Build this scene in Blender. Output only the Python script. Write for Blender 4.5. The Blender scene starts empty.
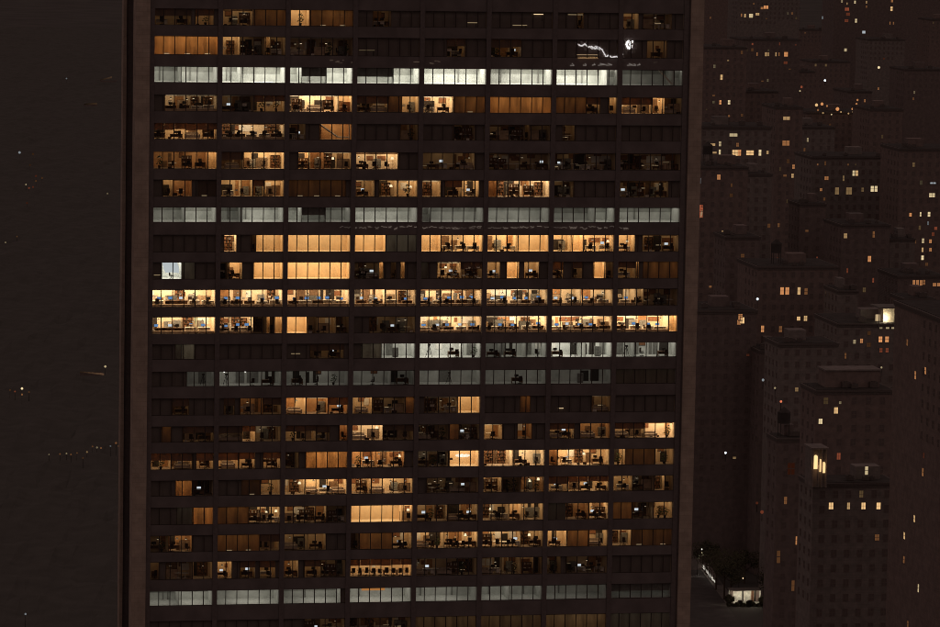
import bpy, bmesh, math, random
from mathutils import Vector, Matrix, Euler
R = math.radians
scene = bpy.context.scene
COL = scene.collection
random.seed(57)

# ------------------------------------------------------------------ camera
FPX, W0, H0 = 4036.05, 940.0, 627.0                 # focal length in photo pixels, photo size
BASE = 150.0                                        # height of the middle storey above the street
CAM = Vector((-94.53, -547.22, 64.22 + BASE))
cam = bpy.data.cameras.new("camera")
cam.sensor_width = 36.0
cam.lens = FPX / W0 * 36.0
cam.clip_start, cam.clip_end = 1.0, 40000.0
camo = bpy.data.objects.new("camera", cam)
camo.location = CAM
camo.rotation_euler = (R(83.5646), R(-0.98853), R(-10.43244))
COL.objects.link(camo)
scene.camera = camo
CROT = Euler(camo.rotation_euler).to_matrix()

# ------------------------------------------------------------------ sky, moon, exposure
world = bpy.data.worlds.new("World")
scene.world = world
world.use_nodes = True
wn = world.node_tree
wn.nodes.clear()
sky = wn.nodes.new("ShaderNodeTexSky")
sky.sky_type = 'NISHITA'
sky.sun_disc = False
sky.sun_elevation = R(-4.0)
sky.sun_rotation = R(200)
b1 = wn.nodes.new("ShaderNodeBackground")
b1.inputs[1].default_value = 0.05
wn.links.new(sky.outputs[0], b1.inputs[0])
b2 = wn.nodes.new("ShaderNodeBackground")           # city glow as an even brown, added to lift the blacks
b2.inputs[0].default_value = (1.0, 0.70, 0.64, 1)
b2.inputs[1].default_value = 0.121
ad = wn.nodes.new("ShaderNodeAddShader")
wo = wn.nodes.new("ShaderNodeOutputWorld")
wn.links.new(b1.outputs[0], ad.inputs[0])
wn.links.new(b2.outputs[0], ad.inputs[1])
wn.links.new(ad.outputs[0], wo.inputs[0])
sun = bpy.data.lights.new("warm_fill", 'SUN')  # very weak warm fill added for sky glow, no moon known
sun.energy = 0.02
sun.angle = R(20)
sun.color = (1.0, 0.72, 0.55)
suno = bpy.data.objects.new("warm_fill", sun)
suno.rotation_euler = (R(50), 0, R(30))
COL.objects.link(suno)
scene.view_settings.view_transform = 'Standard'
scene.view_settings.look = 'None'
scene.view_settings.exposure = 0.0
scene.view_settings.gamma = 1.0
scene.view_settings.use_curve_mapping = False
scene.render.film_transparent = False
scene.cycles.use_denoising = True
scene.cycles.filter_width = 0.9
scene.cycles.max_bounces = 8
scene.cycles.transparent_max_bounces = 12
scene.cycles.sample_clamp_indirect = 4.0

# ------------------------------------------------------------------ helpers
def ray(px, py):
    d = Vector(((px - W0 / 2) / FPX, -(py - H0 / 2) / FPX, -1.0))
    return (CROT @ d)
def at_y(px, py, y):
    d = ray(px, py); return CAM + d * ((y - CAM.y) / d.y)
def at_x(px, py, x):
    d = ray(px, py); return CAM + d * ((x - CAM.x) / d.x)
def at_z(px, py, z=0.0):
    d = ray(px, py); return CAM + d * ((z - CAM.z) / d.z)

class MB:
    """collects boxes and other shapes into one mesh"""
    def __init__(s): s.v = []; s.f = []; s.m = []
    def box(s, x0, x1, y0, y1, z0, z1, mi=0):
        n = len(s.v)
        s.v += [(x0,y0,z0),(x1,y0,z0),(x1,y1,z0),(x0,y1,z0),(x0,y0,z1),(x1,y0,z1),(x1,y1,z1),(x0,y1,z1)]
        for q in ((0,3,2,1),(4,5,6,7),(0,1,5,4),(1,2,6,5),(2,3,7,6),(3,0,4,7)):
            s.f.append([n + i for i in q]); s.m.append(mi)
        return s
    def quad(s, a, b, c, d, mi=0):
        n = len(s.v); s.v += [tuple(a), tuple(b), tuple(c), tuple(d)]
        s.f.append([n, n+1, n+2, n+3]); s.m.append(mi); return s
    def lathe(s, prof, n=10, mi=0, cx=0, cy=0):
        st = len(s.v)
        for r, z in prof:
            for k in range(n):
                a = 2*math.pi*k/n; s.v.append((cx + r*math.cos(a), cy + r*math.sin(a), z))
        for j in range(len(prof)-1):
            for k in range(n):
                k2 = (k+1) % n
                s.f.append([st+j*n+k, st+j*n+k2, st+(j+1)*n+k2, st+(j+1)*n+k]); s.m.append(mi)
        s.f.append([st+k for k in range(n)][::-1]); s.m.append(mi)
        s.f.append([st+(len(prof)-1)*n+k for k in range(n)]); s.m.append(mi)
        return s
    def bar(s, p, q, r, mi=0, r2=None):
        p, q = Vector(p), Vector(q); r2 = r if r2 is None else r2
        d = (q-p).normalized(); u = d.orthogonal().normalized(); w = d.cross(u)
        st = len(s.v)
        for c, rr in ((p, r), (q, r2)):
            for k in range(6):
                a = 2*math.pi*k/6; s.v.append(tuple(c + (u*math.cos(a) + w*math.sin(a))*rr))
        for k in range(6):
            k2 = (k+1) % 6
            s.f.append([st+k, st+k2, st+6+k2, st+6+k]); s.m.append(mi)
        s.f.append([st+k for k in range(6)][::-1]); s.m.append(mi)
        s.f.append([st+6+k for k in range(6)]); s.m.append(mi)
        return s
    def mesh(s, name, mats):
        me = bpy.data.meshes.new(name)
        me.from_pydata(s.v, [], s.f)
        if not isinstance(mats, (list, tuple)): mats = [mats]
        for m in mats: me.materials.append(m)
        me.polygons.foreach_set("material_index", s.m)
        me.update(); return me
    def build(s, name, mats, parent=None, loc=(0,0,0)):
        o = bpy.data.objects.new(name, s.mesh(name, mats))
        o.location = loc
        COL.objects.link(o)
        if parent: o.parent = parent
        return o
def tag(o, label=None, cat=None, group=None, kind=None):
    if label: o["label"] = label
    if cat: o["category"] = cat
    if group: o["group"] = group
    if kind: o["kind"] = kind
    return o
def empty(name, loc, label, cat, group=None):
    o = bpy.data.objects.new(name, None); o.location = loc; COL.objects.link(o)
    return tag(o, label, cat, group)
def copy_tree(o, parent=None):
    c = o.copy(); COL.objects.link(c); c.parent = parent
    for ch in list(o.children): copy_tree(ch, c)
    return c
ORD = "zeroth first second third fourth fifth sixth seventh eighth ninth tenth eleventh twelfth thirteenth fourteenth fifteenth sixteenth seventeenth eighteenth nineteenth twentieth twenty-first twenty-second twenty-third".split()

# ------------------------------------------------------------------ materials
def nodes(name):
    m = bpy.data.materials.new(name); m.use_nodes = True
    nt = m.node_tree; return m, nt, nt.nodes["Principled BSDF"]
def mat(name, col, rough=0.6, spec=0.3, metal=0.0, var=0.25, scale=3.0, bump=0.0):
    m, nt, p = nodes(name)
    p.inputs["Roughness"].default_value = rough
    p.inputs["Specular IOR Level"].default_value = spec
    p.inputs["Metallic"].default_value = metal
    tc = nt.nodes.new("ShaderNodeTexCoord"); nz = nt.nodes.new("ShaderNodeTexNoise")
    nz.inputs["Scale"].default_value = scale; nz.inputs["Detail"].default_value = 5
    nt.links.new(tc.outputs["Object"], nz.inputs["Vector"])
    cr = nt.nodes.new("ShaderNodeValToRGB")
    cr.color_ramp.elements[0].position = 0.3; cr.color_ramp.elements[1].position = 0.7
    cr.color_ramp.elements[0].color = (*[c*(1-var) for c in col], 1)
    cr.color_ramp.elements[1].color = (*[min(1, c*(1+var)) for c in col], 1)
    nt.links.new(nz.outputs[0], cr.inputs[0]); nt.links.new(cr.outputs[0], p.inputs["Base Color"])
    if bump:
        bp = nt.nodes.new("ShaderNodeBump"); bp.inputs["Strength"].default_value = bump
        nt.links.new(nz.outputs[0], bp.inputs["Height"]); nt.links.new(bp.outputs[0], p.inputs["Normal"])
    return m
def brickmat(name, c1, c2, joint, bw, bh, js=0.02):
    m, nt, p = nodes(name)
    p.inputs["Roughness"].default_value = 0.85
    tc = nt.nodes.new("ShaderNodeTexCoord"); mp = nt.nodes.new("ShaderNodeMapping")
    mp.inputs["Rotation"].default_value = (R(90), 0, 0)
    nt.links.new(tc.outputs["Object"], mp.inputs["Vector"])
    br = nt.nodes.new("ShaderNodeTexBrick")
    br.inputs["Color1"].default_value = (*c1, 1); br.inputs["Color2"].default_value = (*c2, 1)
    br.inputs["Mortar"].default_value = (*joint, 1); br.inputs["Scale"].default_value = 1.0
    br.inputs["Brick Width"].default_value = bw; br.inputs["Row Height"].default_value = bh
    br.inputs["Mortar Size"].default_value = js
    nt.links.new(mp.outputs[0], br.inputs["Vector"])
    nz = nt.nodes.new("ShaderNodeTexNoise"); nz.inputs["Scale"].default_value = 0.6; nz.inputs["Detail"].default_value = 8
    nt.links.new(tc.outputs["Object"], nz.inputs["Vector"])
    mx = nt.nodes.new("ShaderNodeMix"); mx.data_type = 'RGBA'; mx.blend_type = 'MULTIPLY'; mx.inputs[0].default_value = 0.5
    cr = nt.nodes.new("ShaderNodeValToRGB"); cr.color_ramp.elements[0].color = (.55,.55,.55,1); cr.color_ramp.elements[1].color = (1.25,1.25,1.25,1)
    cr.color_ramp.elements[0].position = .3; cr.color_ramp.elements[1].position = .7
    nt.links.new(nz.outputs[0], cr.inputs[0])
    nt.links.new(br.outputs[0], mx.inputs[6]); nt.links.new(cr.outputs[0], mx.inputs[7])
    nt.links.new(mx.outputs[2], p.inputs["Base Color"])
    return m
EM = {}
def emit(col, s):
    key = (col, round(s, 3))
    if key in EM: return EM[key]
    m = bpy.data.materials.new("lamp_light"); m.use_nodes = True
    nt = m.node_tree; nt.nodes.clear()
    e = nt.nodes.new("ShaderNodeEmission"); o = nt.nodes.new("ShaderNodeOutputMaterial")
    e.inputs[0].default_value = (*col, 1); e.inputs[1].default_value = s
    nt.links.new(e.outputs[0], o.inputs[0]); EM[key] = m; return m
def glassmat():
    m = bpy.data.materials.new("window_glass"); m.use_nodes = True
    nt = m.node_tree; nt.nodes.clear()
    t = nt.nodes.new("ShaderNodeBsdfTransparent"); t.inputs[0].default_value = (.92, .9, .87, 1)
    g = nt.nodes.new("ShaderNodeBsdfGlossy"); g.inputs["Roughness"].default_value = 0.0
    mx = nt.nodes.new("ShaderNodeMixShader"); mx.inputs[0].default_value = 0.07
    o = nt.nodes.new("ShaderNodeOutputMaterial")
    nt.links.new(t.outputs[0], mx.inputs[1]); nt.links.new(g.outputs[0], mx.inputs[2]); nt.links.new(mx.outputs[0], o.inputs[0])
    return m
def blindmat(name, col, thru):
    m = bpy.data.materials.new(name); m.use_nodes = True
    nt = m.node_tree; nt.nodes.clear()
    tc = nt.nodes.new("ShaderNodeTexCoord"); mp = nt.nodes.new("ShaderNodeMapping")
    mp.inputs["Scale"].default_value = (1.1, 1, .25)
    nz = nt.nodes.new("ShaderNodeTexNoise"); nz.inputs["Scale"].default_value = 1.3; nz.inputs["Detail"].default_value = 4
    nt.links.new(tc.outputs["Object"], mp.inputs[0]); nt.links.new(mp.outputs[0], nz.inputs["Vector"])
    cr = nt.nodes.new("ShaderNodeValToRGB")
    cr.color_ramp.elements[0].position = .3; cr.color_ramp.elements[1].position = .7
    cr.color_ramp.elements[0].color = (*[c*.7 for c in col], 1); cr.color_ramp.elements[1].color = (*[min(1, c*1.2) for c in col], 1)
    nt.links.new(nz.outputs[0], cr.inputs[0])
    d = nt.nodes.new("ShaderNodeBsdfDiffuse"); d.inputs[0].default_value = (.26, .2, .17, 1)
    t = nt.nodes.new("ShaderNodeBsdfTranslucent"); nt.links.new(cr.outputs[0], t.inputs[0])
    mx = nt.nodes.new("ShaderNodeMixShader"); mx.inputs[0].default_value = thru
    o = nt.nodes.new("ShaderNodeOutputMaterial")
    nt.links.new(d.outputs[0], mx.inputs[1]); nt.links.new(t.outputs[0], mx.inputs[2]); nt.links.new(mx.outputs[0], o.inputs[0])
    return m

STONE = brickmat("travertine", (.47,.365,.295), (.43,.33,.265), (.30,.235,.19), 1.1, 0.62, .012)
SPAND = mat("spandrel_glass", (.18,.15,.145), .0, .5, var=.2, scale=.35)
BRONZE = mat("dark_bronze", (.15,.12,.115), .45, .4, var=.15)
MULL = mat("window_frame_bronze", (.05,.035,.03), .5, .3, var=.1)
GLASS = glassmat()
WALL = {'w': mat("warm_wall", (.78,.60,.40), .8, .2, var=.10, scale=.7),
        'l': mat("cream_wall", (.82,.68,.50), .8, .2, var=.08, scale=.7),
        'c': mat("grey_wall", (.66,.68,.66), .8, .2, var=.16, scale=.8)}
WOOD = mat("veneer_wall", (.62,.36,.18), .6, .3, var=.15, scale=1.2)
FLOOR = {'w': mat("pale_floor", (.82,.70,.52), .6, .2, var=.06), 'l': mat("carpet", (.42,.33,.25), .9, .1, var=.2, scale=4),
         'c': mat("grey_floor", (.70,.72,.70), .7, .2, var=.15)}
CEIL = mat("ceiling_tile", (.8,.76,.70), .9, .1, var=.03)
BLIND = blindmat("roller_blind", (.80,.60,.40), .55)
BLINDG = blindmat("grey_blind", (.75,.70,.62), .5)
DARK = mat("charcoal_plastic", (.035,.028,.025), .6, .3, var=.2)
DESK = mat("desk_wood", (.16,.085,.045), .5, .3, var=.3, scale=2)
DESKW = mat("desk_white", (.75,.70,.62), .5, .3, var=.05)
CHAIRM = mat("chair_fabric", (.045,.03,.025), .9, .1, var=.3)
REDW = mat("red_cabinet", (.25,.115,.06), .5, .3, var=.3)
LEAF = mat("leaf", (.05,.075,.03), .8, .2, var=.4, scale=6)
SOFA = mat("sofa_fabric", (.42,.34,.28), .9, .1, var=.2)
DOOR = mat("door_veneer", (.42,.22,.10), .5, .3, var=.2); SHADEW = mat("upper_wall_shade", (.40,.41,.39), .9, .1, var=.25, scale=.8); BOARD = mat("white_board", (.85,.84,.80), .5, .3, var=.04); BROWNS = mat("sill_veneer", (.50,.36,.24), .5, .3, var=.3, scale=1.5); BROWN = mat("brown_panel", (.20,.12,.07), .6, .3, var=.35, scale=2)
PIPE = mat("duct_metal", (.22,.22,.21), .5, .5, var=.2)
WARM, CREAM, COOL = (1.0,.72,.40), (1.0,.75,.46), (1.0,.95,.82)
SCREEN = emit((.22,.48,1.0), .55)
SCREENW = emit((.8,.9,1.0), .8)

# ================================================================== THE TOWER
BW, HALF = 9.3, 4.32
def bay_c(b): return (b - 3.5) * BW                 # b = 0..7
# window head, window sill (photo pixels) measured at one bay of each storey -> heights on the facade plane
ROWPX = [(250,9.2,25.8),(185,36,54.8),(520,69,85),(450,96.3,113),(250,123.4,139.8),(385,152.4,169.7),(500,180.4,197.4),(520,207.5,222.7),
  (515,234.7,252),(330,262,279.2),(450,289,306.5),(450,316,333),(450,343,358.2),(450,370,385),(330,397.3,414.4),(385,424.6,440.7),
  (430,450.6,467.2),(385,478.2,494),(385,505.0,522.3),(430,532,548.8),(400,558.6,576.4),(450,586.6,601.4),(540,614.6,631)]
ROWZ = [(at_y(x, b, 0).z, at_y(x, a, 0).z) for x, a, b in ROWPX]
SITE = Vector((0, 0, 0))
tower = empty("office_tower", (0,0,0), "tall dark glass office tower with rows of lit office windows and pale stone edges", "skyscraper")
XL, XR = bay_c(0) - BW/2, bay_c(7) + BW/2           # outer bay limits
ZTOP = 212.0
YF = 0.30                                           # thickness of the spandrel skin

ZOOM = {'A': (110, 4.18), 'B': (310, 4.18), 'C': (500, 4.18), 'D': (110, 3.03), 'E': (310, 3.03), 'F': (500, 3.03)}
def zx(t):
    o, s = ZOOM[t[0]]; return o + float(t[1:]) / s
# what stands behind every stretch of window, storey by storey: from : to, what, how bright, options
# o furnished office, b drawn blind, w plain wall-washed room, m plant floor, d open-plan desks, g cool-lit office, s glowing bar, t stair
ROOMS = {
1: "A185:A340 o .2 lo;A358:A435 o .3 lo;A468:A600 o .34 lamp;A600:A727 b .22;A755:A835 o .85;A840:B175 b .26 lamps;B265:B340 b .13;B660:B702 s .3;B848:B912 s .3;C138:C184 s .8 top;C284:C350 s .35 top;C322:C352 b .14;C523:C582 o .36;C600:C720 b .08",
2: "A180:A441 b .46 lamps;A468:A545 o .62;A545:A647 b .13;A648:A672 o .5;A672:A728 b .17;A755:B175 b .06;B205:B275 s .22;B575:B650 o .26 lo;B757:B885 o .24 lo;C322:C414 s .25;C617:C700 o .26",
3: "A180:A300 m .62;A300:A443 m .72;A468:A550 m .95;A550:A731 m .88;A755:A803 m .9;A803:B70 m .72 duct;B70:B176 m .9;B200:B350 m .62 duct;B350:B456 m .85;B479:B733 m .95;B757:C216 m 1.0;C238:C450 m .96;C450:C493 m .8;C516:C728 m .26 t;C728:C770 m .45",
4: "A230:A440 d .48;A470:A600 b .12;A600:A725 o .4 lo;A755:B120 o 1.12;B120:B172 o .85 red;B200:B330 o .36 lo;B332:B386 b .2;B388:B452 o .74;B478:B600 o .95;B605:B730 b .28 lamps;B757:C216 b .4;C238:C362 b .24;C364:C420 o .4 lo;C458:C482 o .6;C516:C640 o .66 lo;C644:C690 o .8;C692:C762 b .15",
5: "A185:A443 o .74 lo;A468:A731 d .55;A755:A818 b .14;B42:B173 t .58 veneer;B380:B475 b .12;B600:B690 b .1;B745:B900 b .08;C85:C125 b .15;C265:C318 b .13;C130:C210 b .09",
6: "A180:A410 o .58 veneer;A410:A447 w .8;A468:A560 o .36 lo;A562:A730 o .85;A788:A838 o .9;A838:B60 o .56 veneer;B60:B176 o .68;B200:B372 o .92;B485:B690 b .13;B745:C203 b .13;C223:C476 b .15;C495:C755 b .11",
7: "A222:A263 o .56;A269:A343 o .6 veneer;A370:A445 b .07 lamps;A475:A599 o .72;A600:A648 o .45 lo;A648:A724 o .78;A755:B150 b .17 lamps;B200:B271 o .64;B290:B366 o .66;B369:B446 o .8;B473:B548 o .7;B566:B637 o .5 lo;B644:B708 o .76;B745:B782 w .55 veneer;B782:C210 o .98;C226:C312 b .17;C508:C705 b .15",
8: "A180:A315 m .32;A315:A447 m .38;A468:A555 m .33;A555:A731 m .42;A750:A803 m .44;A803:B66 m .3 duct;B66:B174 m .42;B191:B450 m .39;B467:B506 m .44;B506:B722 m .32;B741:C205 m .33;C220:C400 m .33;C400:C476 m .36;C494:C752 m .37",
9: "A478:A530 o 1.0;A590:A612 b .12;A612:A730 w .76;A753:B171 w .8;B188:B319 w .86;B322:B462 b .22 grey;B470:B550 w .88;B550:B722 o .92 pale;B743:B866 o .86 pale;B866:C201 w .88;C220:C300 o 1.0 pale;C300:C350 w 1.0;C350:C474 o .95 pale;C495:C566 o .85;C598:C746 o .36 lamp",
10: "A184:A212 s .35;A218:A300 g .95 screen;A302:A356 b .18 grey;A475:A495 b .1;A496:A553 o .8;A602:A729 w .9;A752:B180 w .95;B200:B290 b .08;B292:B308 w .8;B340:B362 b .12;B380:B398 w .7;B475:B495 b .14 grey;B534:B632 o .8;B636:B716 o .3 lo;B745:B796 o .52;B822:B876 w .85;C28:C81 w .88;C102:C166 o .62;C218:C266 o .66 lo;C302:C345 o .36 lo;C391:C444 w .82;C444:C472 b .15;C494:C570 o .36 lo;C570:C583 w .72;C600:C746 b .22",
11: "A183:A443 d .86;A470:A728 d .82;A752:B168 d .86;B191:B319 d .84;B319:B443 d .74;B467:B715 d .84;B740:C193 d .84;C218:C340 d .84;C340:C466 d .84;C490:C570 d .82;C570:C602 d .5;C602:C740 b .1",
12: "A184:A365 d .9;A365:A443 d .95;A470:A600 d .9;A602:A655 b .1;A655:A670 w .8;A670:A690 b .1;A690:A724 w .85;A752:A828 w .92;A834:A864 b .12;A866:B40 o .42;B40:B110 o .42;B112:B160 b .1;B250:B440 b .12;B467:B714 d .92;B740:C191 d .9;C218:C464 d .9;C488:C708 d .9;C708:C738 w 1.15",
13: "A275:A300 b .2 grey;A314:A357 b .26 grey;A758:A797 s .35;A838:B142 o .24 lo;B215:B300 b .22 grey;B300:B440 g .62;B465:B640 g .84;B640:B712 g .7;B740:B802 g .36;B812:B905 g .45;B905:C108 g .5;C110:C188 g .55;C211:C360 g .76;C360:C460 g .68;C485:C565 g .6;C565:C736 g .5",
14: "A322:A442 g .24;A465:A720 g .34 spots;A745:B162 g .33;B185:B340 g .3;B340:B438 g .28;B462:B710 g .3;B733:C187 g .24;C211:C460 g .24;C470:C735 b .08 grey",
15: "A262:A330 o .24 lo;A478:A522 o .26 lo;A545:A640 o .34 veneer;A655:A715 o .26 lo;A744:A822 o .8;A826:B0 o .84;B0:B80 o .72 veneer;B80:B163 o .62 veneer lo;B185:B265 o .74;B268:B400 b .18;B400:B438 b .32;B480:B620 b .15;B621:B696 w .74;B880:B922 b .28;C105:C132 o .36;C175:C185 b .2;C245:C268 s .6;C385:C460 o .36 lamp",
16: "D158:D187 b .2;D222:D318 o .28 lo;D335:D402 o .26 lo;D402:D442 o .6 lo;D442:D515 o .3;D535:D625 o .3 lo;E0:E60 o .2 lo;E90:E118 o .58 veneer;E130:E223 o .92;E225:E312 o .18 lo;E330:E424 b .1;E424:E452 b .26;E455:E510 b .12;E528:E584 o .66;E634:F8 o .42 lo;F54:F98 o .4 veneer;F148:F226 o .52 lo;F244:F330 o .54 veneer;F347:F440 o .52 lo;F440:F530 o 1.0",
17: "D123:D185 o .56 lo;D188:D250 o .6 lo;D262:D317 o .56 lo;D333:D392 o .62 lo;D393:D440 o .62 lo;D465:D517 o .56 lo;D535:D573 b .12;D595:E116 b .52;E130:E200 o .68 veneer;E200:E288 o .76 veneer;E330:E424 b .13;E428:E510 w .9 chand;E528:F40 o .94;F40:F132 o .96;F148:F175 o .66 veneer;F175:F330 o .9;F345:F381 o .66;F384:F472 b .2;F474:F527 o .62",
18: "D200:D249 b .4;D255:D310 b .07;D400:D458 b .1 lamps;D458:D512 o .5;D533:D594 o .72;D594:E114 o .86;E130:E188 o .8;E188:E313 o .88;E355:E505 b .08;E528:E582 o .5;E582:E640 b .07;E645:F30 b .12;F73:F132 o .52 veneer;F147:F205 o .56 lo;F205:F328 o .64 lo;F345:F402 o .48;F402:F468 b .1;F470:F500 o .6;F500:F525 b .15",
19: "D203:D250 b .15 grey;D252:D313 b .4;D325:D422 b .24;D424:D515 o .6 busy;D533:E52 o .5 busy;E54:E112 b .14;E130:E280 w .8;E280:E312 o .9;E330:E420 o .42 busy;E420:E506 o .4 busy;E525:E605 o .6 busy;E610:F10 o .55 busy;F10:F66 o .68;F68:F130 o .55 busy;F150:F200 b .1 grey;F204:F270 o .46 veneer;F270:F328 o .76 busy;F345:F402 b .26;F404:F466 b .1;F468:F526 o .55 busy",
20: "D130:D178 b .07;D178:D249 o .5 veneer;D325:D455 b .24 lamps;D458:D512 o .34 lo;D528:D600 o .28;D600:D655 o .34;E0:E42 o .36;E126:E148 b .1;E150:E250 b .27;E250:E309 o .62 busy;E325:E408 o .66 busy;E408:E506 o .68 busy;E522:E640 o .64 busy;E640:F126 o .62 busy;F150:F206 o .7;F206:F271 b .32;F272:F326 o .66 busy;F343:F400 o .62 busy;F400:F525 b .17 lamps",
21: "D118:D150 o .2;D170:D250 b .06;D258:D305 o .36;D325:D370 o .52;D395:D441 o .3 lo;D453:D502 o .34 lo;D538:D572 o .46;D590:D640 o .32 lo;D640:E40 o .22;E40:E112 b .1;E130:E303 o .66 lo chairs;E330:E500 b .1;E520:E640 b .12;F30:F105 b .17;F115:F185 b .12;F200:F325 b .08",
22: "D115:D210 m .38;D210:D304 m .45;D323:D510 m .46;D527:E94 m .5;E123:E305 m .46 orange;E322:E502 m .42;E520:F30 m .38;F30:F126 m .36;F144:F326 m .31;F343:F525 m .2 duct",
23: "D590:E110 b .09;E123:E304 b .14;E322:E502 b .21 tan;E520:F126 b .21 tan;F144:F326 b .27 tan;F343:F525 b .15 grey"}

# ---- furniture prototypes ------------------------------------------------
def proto_mesh(fn, name, mats):
    b = MB(); fn(b); return b.mesh(name, mats)
def f_desk(b):
    b.box(-.8,.8,-.35,.35,.70,.74); b.box(-.78,-.72,-.33,.33,0,.70); b.box(.72,.78,-.33,.33,0,.70)
    b.box(-.72,.72,.28,.31,.25,.70); b.box(.3,.72,-.3,.2,.12,.62)
def f_mon(b):
    b.box(-.28,.28,-.02,.02,.86,1.22,0); b.box(-.26,.26,-.024,-.0205,.88,1.20,1); b.box(-.04,.04,-.02,.03,.745,.86,0); b.box(-.14,.14,-.08,.1,.742,.755,0)
def f_chair(b):
    b.lathe([(.05,.08),(.03,.12),(.03,.42)], 8)
    for k in range(5):
        a = 2*math.pi*k/5; b.bar((0,0,.09), (.3*math.cos(a), .3*math.sin(a), .05), .03)
    b.box(-.25,.25,-.24,.24,.42,.52); b.box(-.24,.24,.2,.27,.55,1.12); b.box(-.03,.03,.24,.29,.42,.6)
    b.box(-.31,-.26,-.15,.2,.64,.68); b.box(.26,.31,-.15,.2,.64,.68); b.box(-.30,-.27,.0,.04,.45,.64); b.box(.27,.30,0,.04,.45,.64)
def f_shelf(b):
    b.box(-.6,.6,.30,.33,0,1.95); b.box(-.6,-.56,0,.30,0,1.95); b.box(.56,.6,0,.30,0,1.95)
    for k in range(5): b.box(-.56,.56,0,.30,.02+.475*k,.06+.475*k)
    rr = random.Random(3)
    for k in range(4):
        x = -.54
        while x < .45:
            w = rr.uniform(.04,.12); h = rr.uniform(.2,.36)
            if rr.random() < .8: b.box(x, x+w-.005, .05,.27, .0605+.475*k, .06+.475*k+h, rr.choice((0,1,2)))
            x += w
def f_plant(b):
    b.lathe([(.14,0),(.2,.4),(.17,.4)], 8, 1)
    rr = random.Random(5)
    b.bar((0,0,.38),(0.02,0,1.1),.02,0)
    for k in range(46):
        a = rr.uniform(0, 6.28); r = rr.uniform(.05,.42); z = rr.uniform(.6,1.65) ; l = rr.uniform(.16,.3)
        c = Vector((r*math.cos(a), r*math.sin(a), z)); u = Vector((math.cos(a), math.sin(a), rr.uniform(-.5,.5))).normalized()*l; w = u.orthogonal().normalized()*l*.4
        b.quad(c-u*.5, c+w, c+u*.6, c-w, 0)
def f_sofa(b):
    b.box(-.85,.85,-.4,.3,.12,.42); b.box(-.85,.85,.3,.46,.12,.85); b.box(-1.0,-.85,-.4,.46,.1,.62); b.box(.85,1.0,-.4,.46,.1,.62)
    b.box(-.82,-.02,-.38,.28,.42,.52); b.box(.02,.82,-.38,.28,.42,.52)
    for sx in (-.9,.9):
        for sy in (-.35,.4): b.box(sx-.03, sx+.03, sy-.03, sy+.03, 0,.1)
def f_pic(b):
    b.box(-.5,.5,-.03,0,-.35,.35,0); b.box(-.44,.44,-.035,-.0305,-.29,.29,1)
def f_lampb(b):
    b.lathe([(.15,0),(.15,.02),(.015,.03),(.015,1.35)], 8)
def f_shade(b):
    b.lathe([(.22,1.30),(.13,1.62)], 10)
def f_table(b):
    b.box(-1.5,1.5,-.5,.5,.70,.745); b.box(-1.1,-.9,-.25,.25,0,.70); b.box(.9,1.1,-.25,.25,0,.70)
def f_cab(b):
    b.box(-.45,.45,0,.42,.06,1.32)
    for k in range(3): b.box(-.43,.43,-.02,-.002,.1+.4*k,.47+.4*k); b.box(-.08,.08,-.04,-.021,.36+.4*k,.39+.4*k,1)
    b.box(-.42,.42,.03,.4,0,.06)
def f_tripod(b):
    for k in range(3):
        a = 2*math.pi*k/3 + .5; b.bar((0,0,1.5),(.5*math.cos(a), .5*math.sin(a), 0),.035)
    b.box(-.16,.16,-.2,.2,1.5,1.75)
def f_hutch(b):
    f_desk(b); b.box(-.8,.8,.2,.35,1.15,1.19); b.box(-.8,-.76,.2,.35,.74,1.6); b.box(.76,.8,.2,.35,.74,1.6); b.box(-.8,.8,.2,.35,1.56,1.6); b.box(-.76,.76,.33,.35,.74,1.56)
    rr = random.Random(9); x = -.74
    while x < .6:
        w = rr.uniform(.05,.16); b.box(x, x+w-.01, .21,.32, 1.191,1.19+rr.uniform(.15,.32), rr.choice((0,1,2))); x += w
    b.box(-.5,-.2,-.25,0,.741,.80,1); b.box(.25,.5,-.3,-.05,.741,.78,1)
def f_screen(b):
    b.box(-.8,.8,-.025,.025,.08,1.35); b.box(-.84,-.8,-.035,.035,0,1.38,1); b.box(.8,.84,-.035,.035,0,1.38,1); b.box(-.8,.8,-.035,.035,1.35,1.38,1)
def f_pend(b):
    b.lathe([(.04,.16),(.05,.12),(.19,0),(.17,-.02)], 10, 0); b.lathe([(.13,-.04),(.15,-.021)], 8, 1); b.bar((0,0,.16),(0,0,.55),.012,0)
def f_round(b):
    b.lathe([(.28,0),(.28,.03),(.05,.05),(.05,.70),(.6,.705),(.6,.74)], 14)
def f_box(b):
    b.box(-.2,.2,-.15,.15,0,.22); b.box(-.21,.21,-.16,.16,.222,.27,1); b.box(-.06,.06,-.152,-.1502,.08,.13,1)
def f_glow_bar(b):
    b.box(-.35,.35,-.06,.06,0,.10,1); b.box(-.37,.37,-.08,.08,.10,.13,0); b.bar((.3,.09,-.9),(.3,.09,.12),.02,0)
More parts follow.
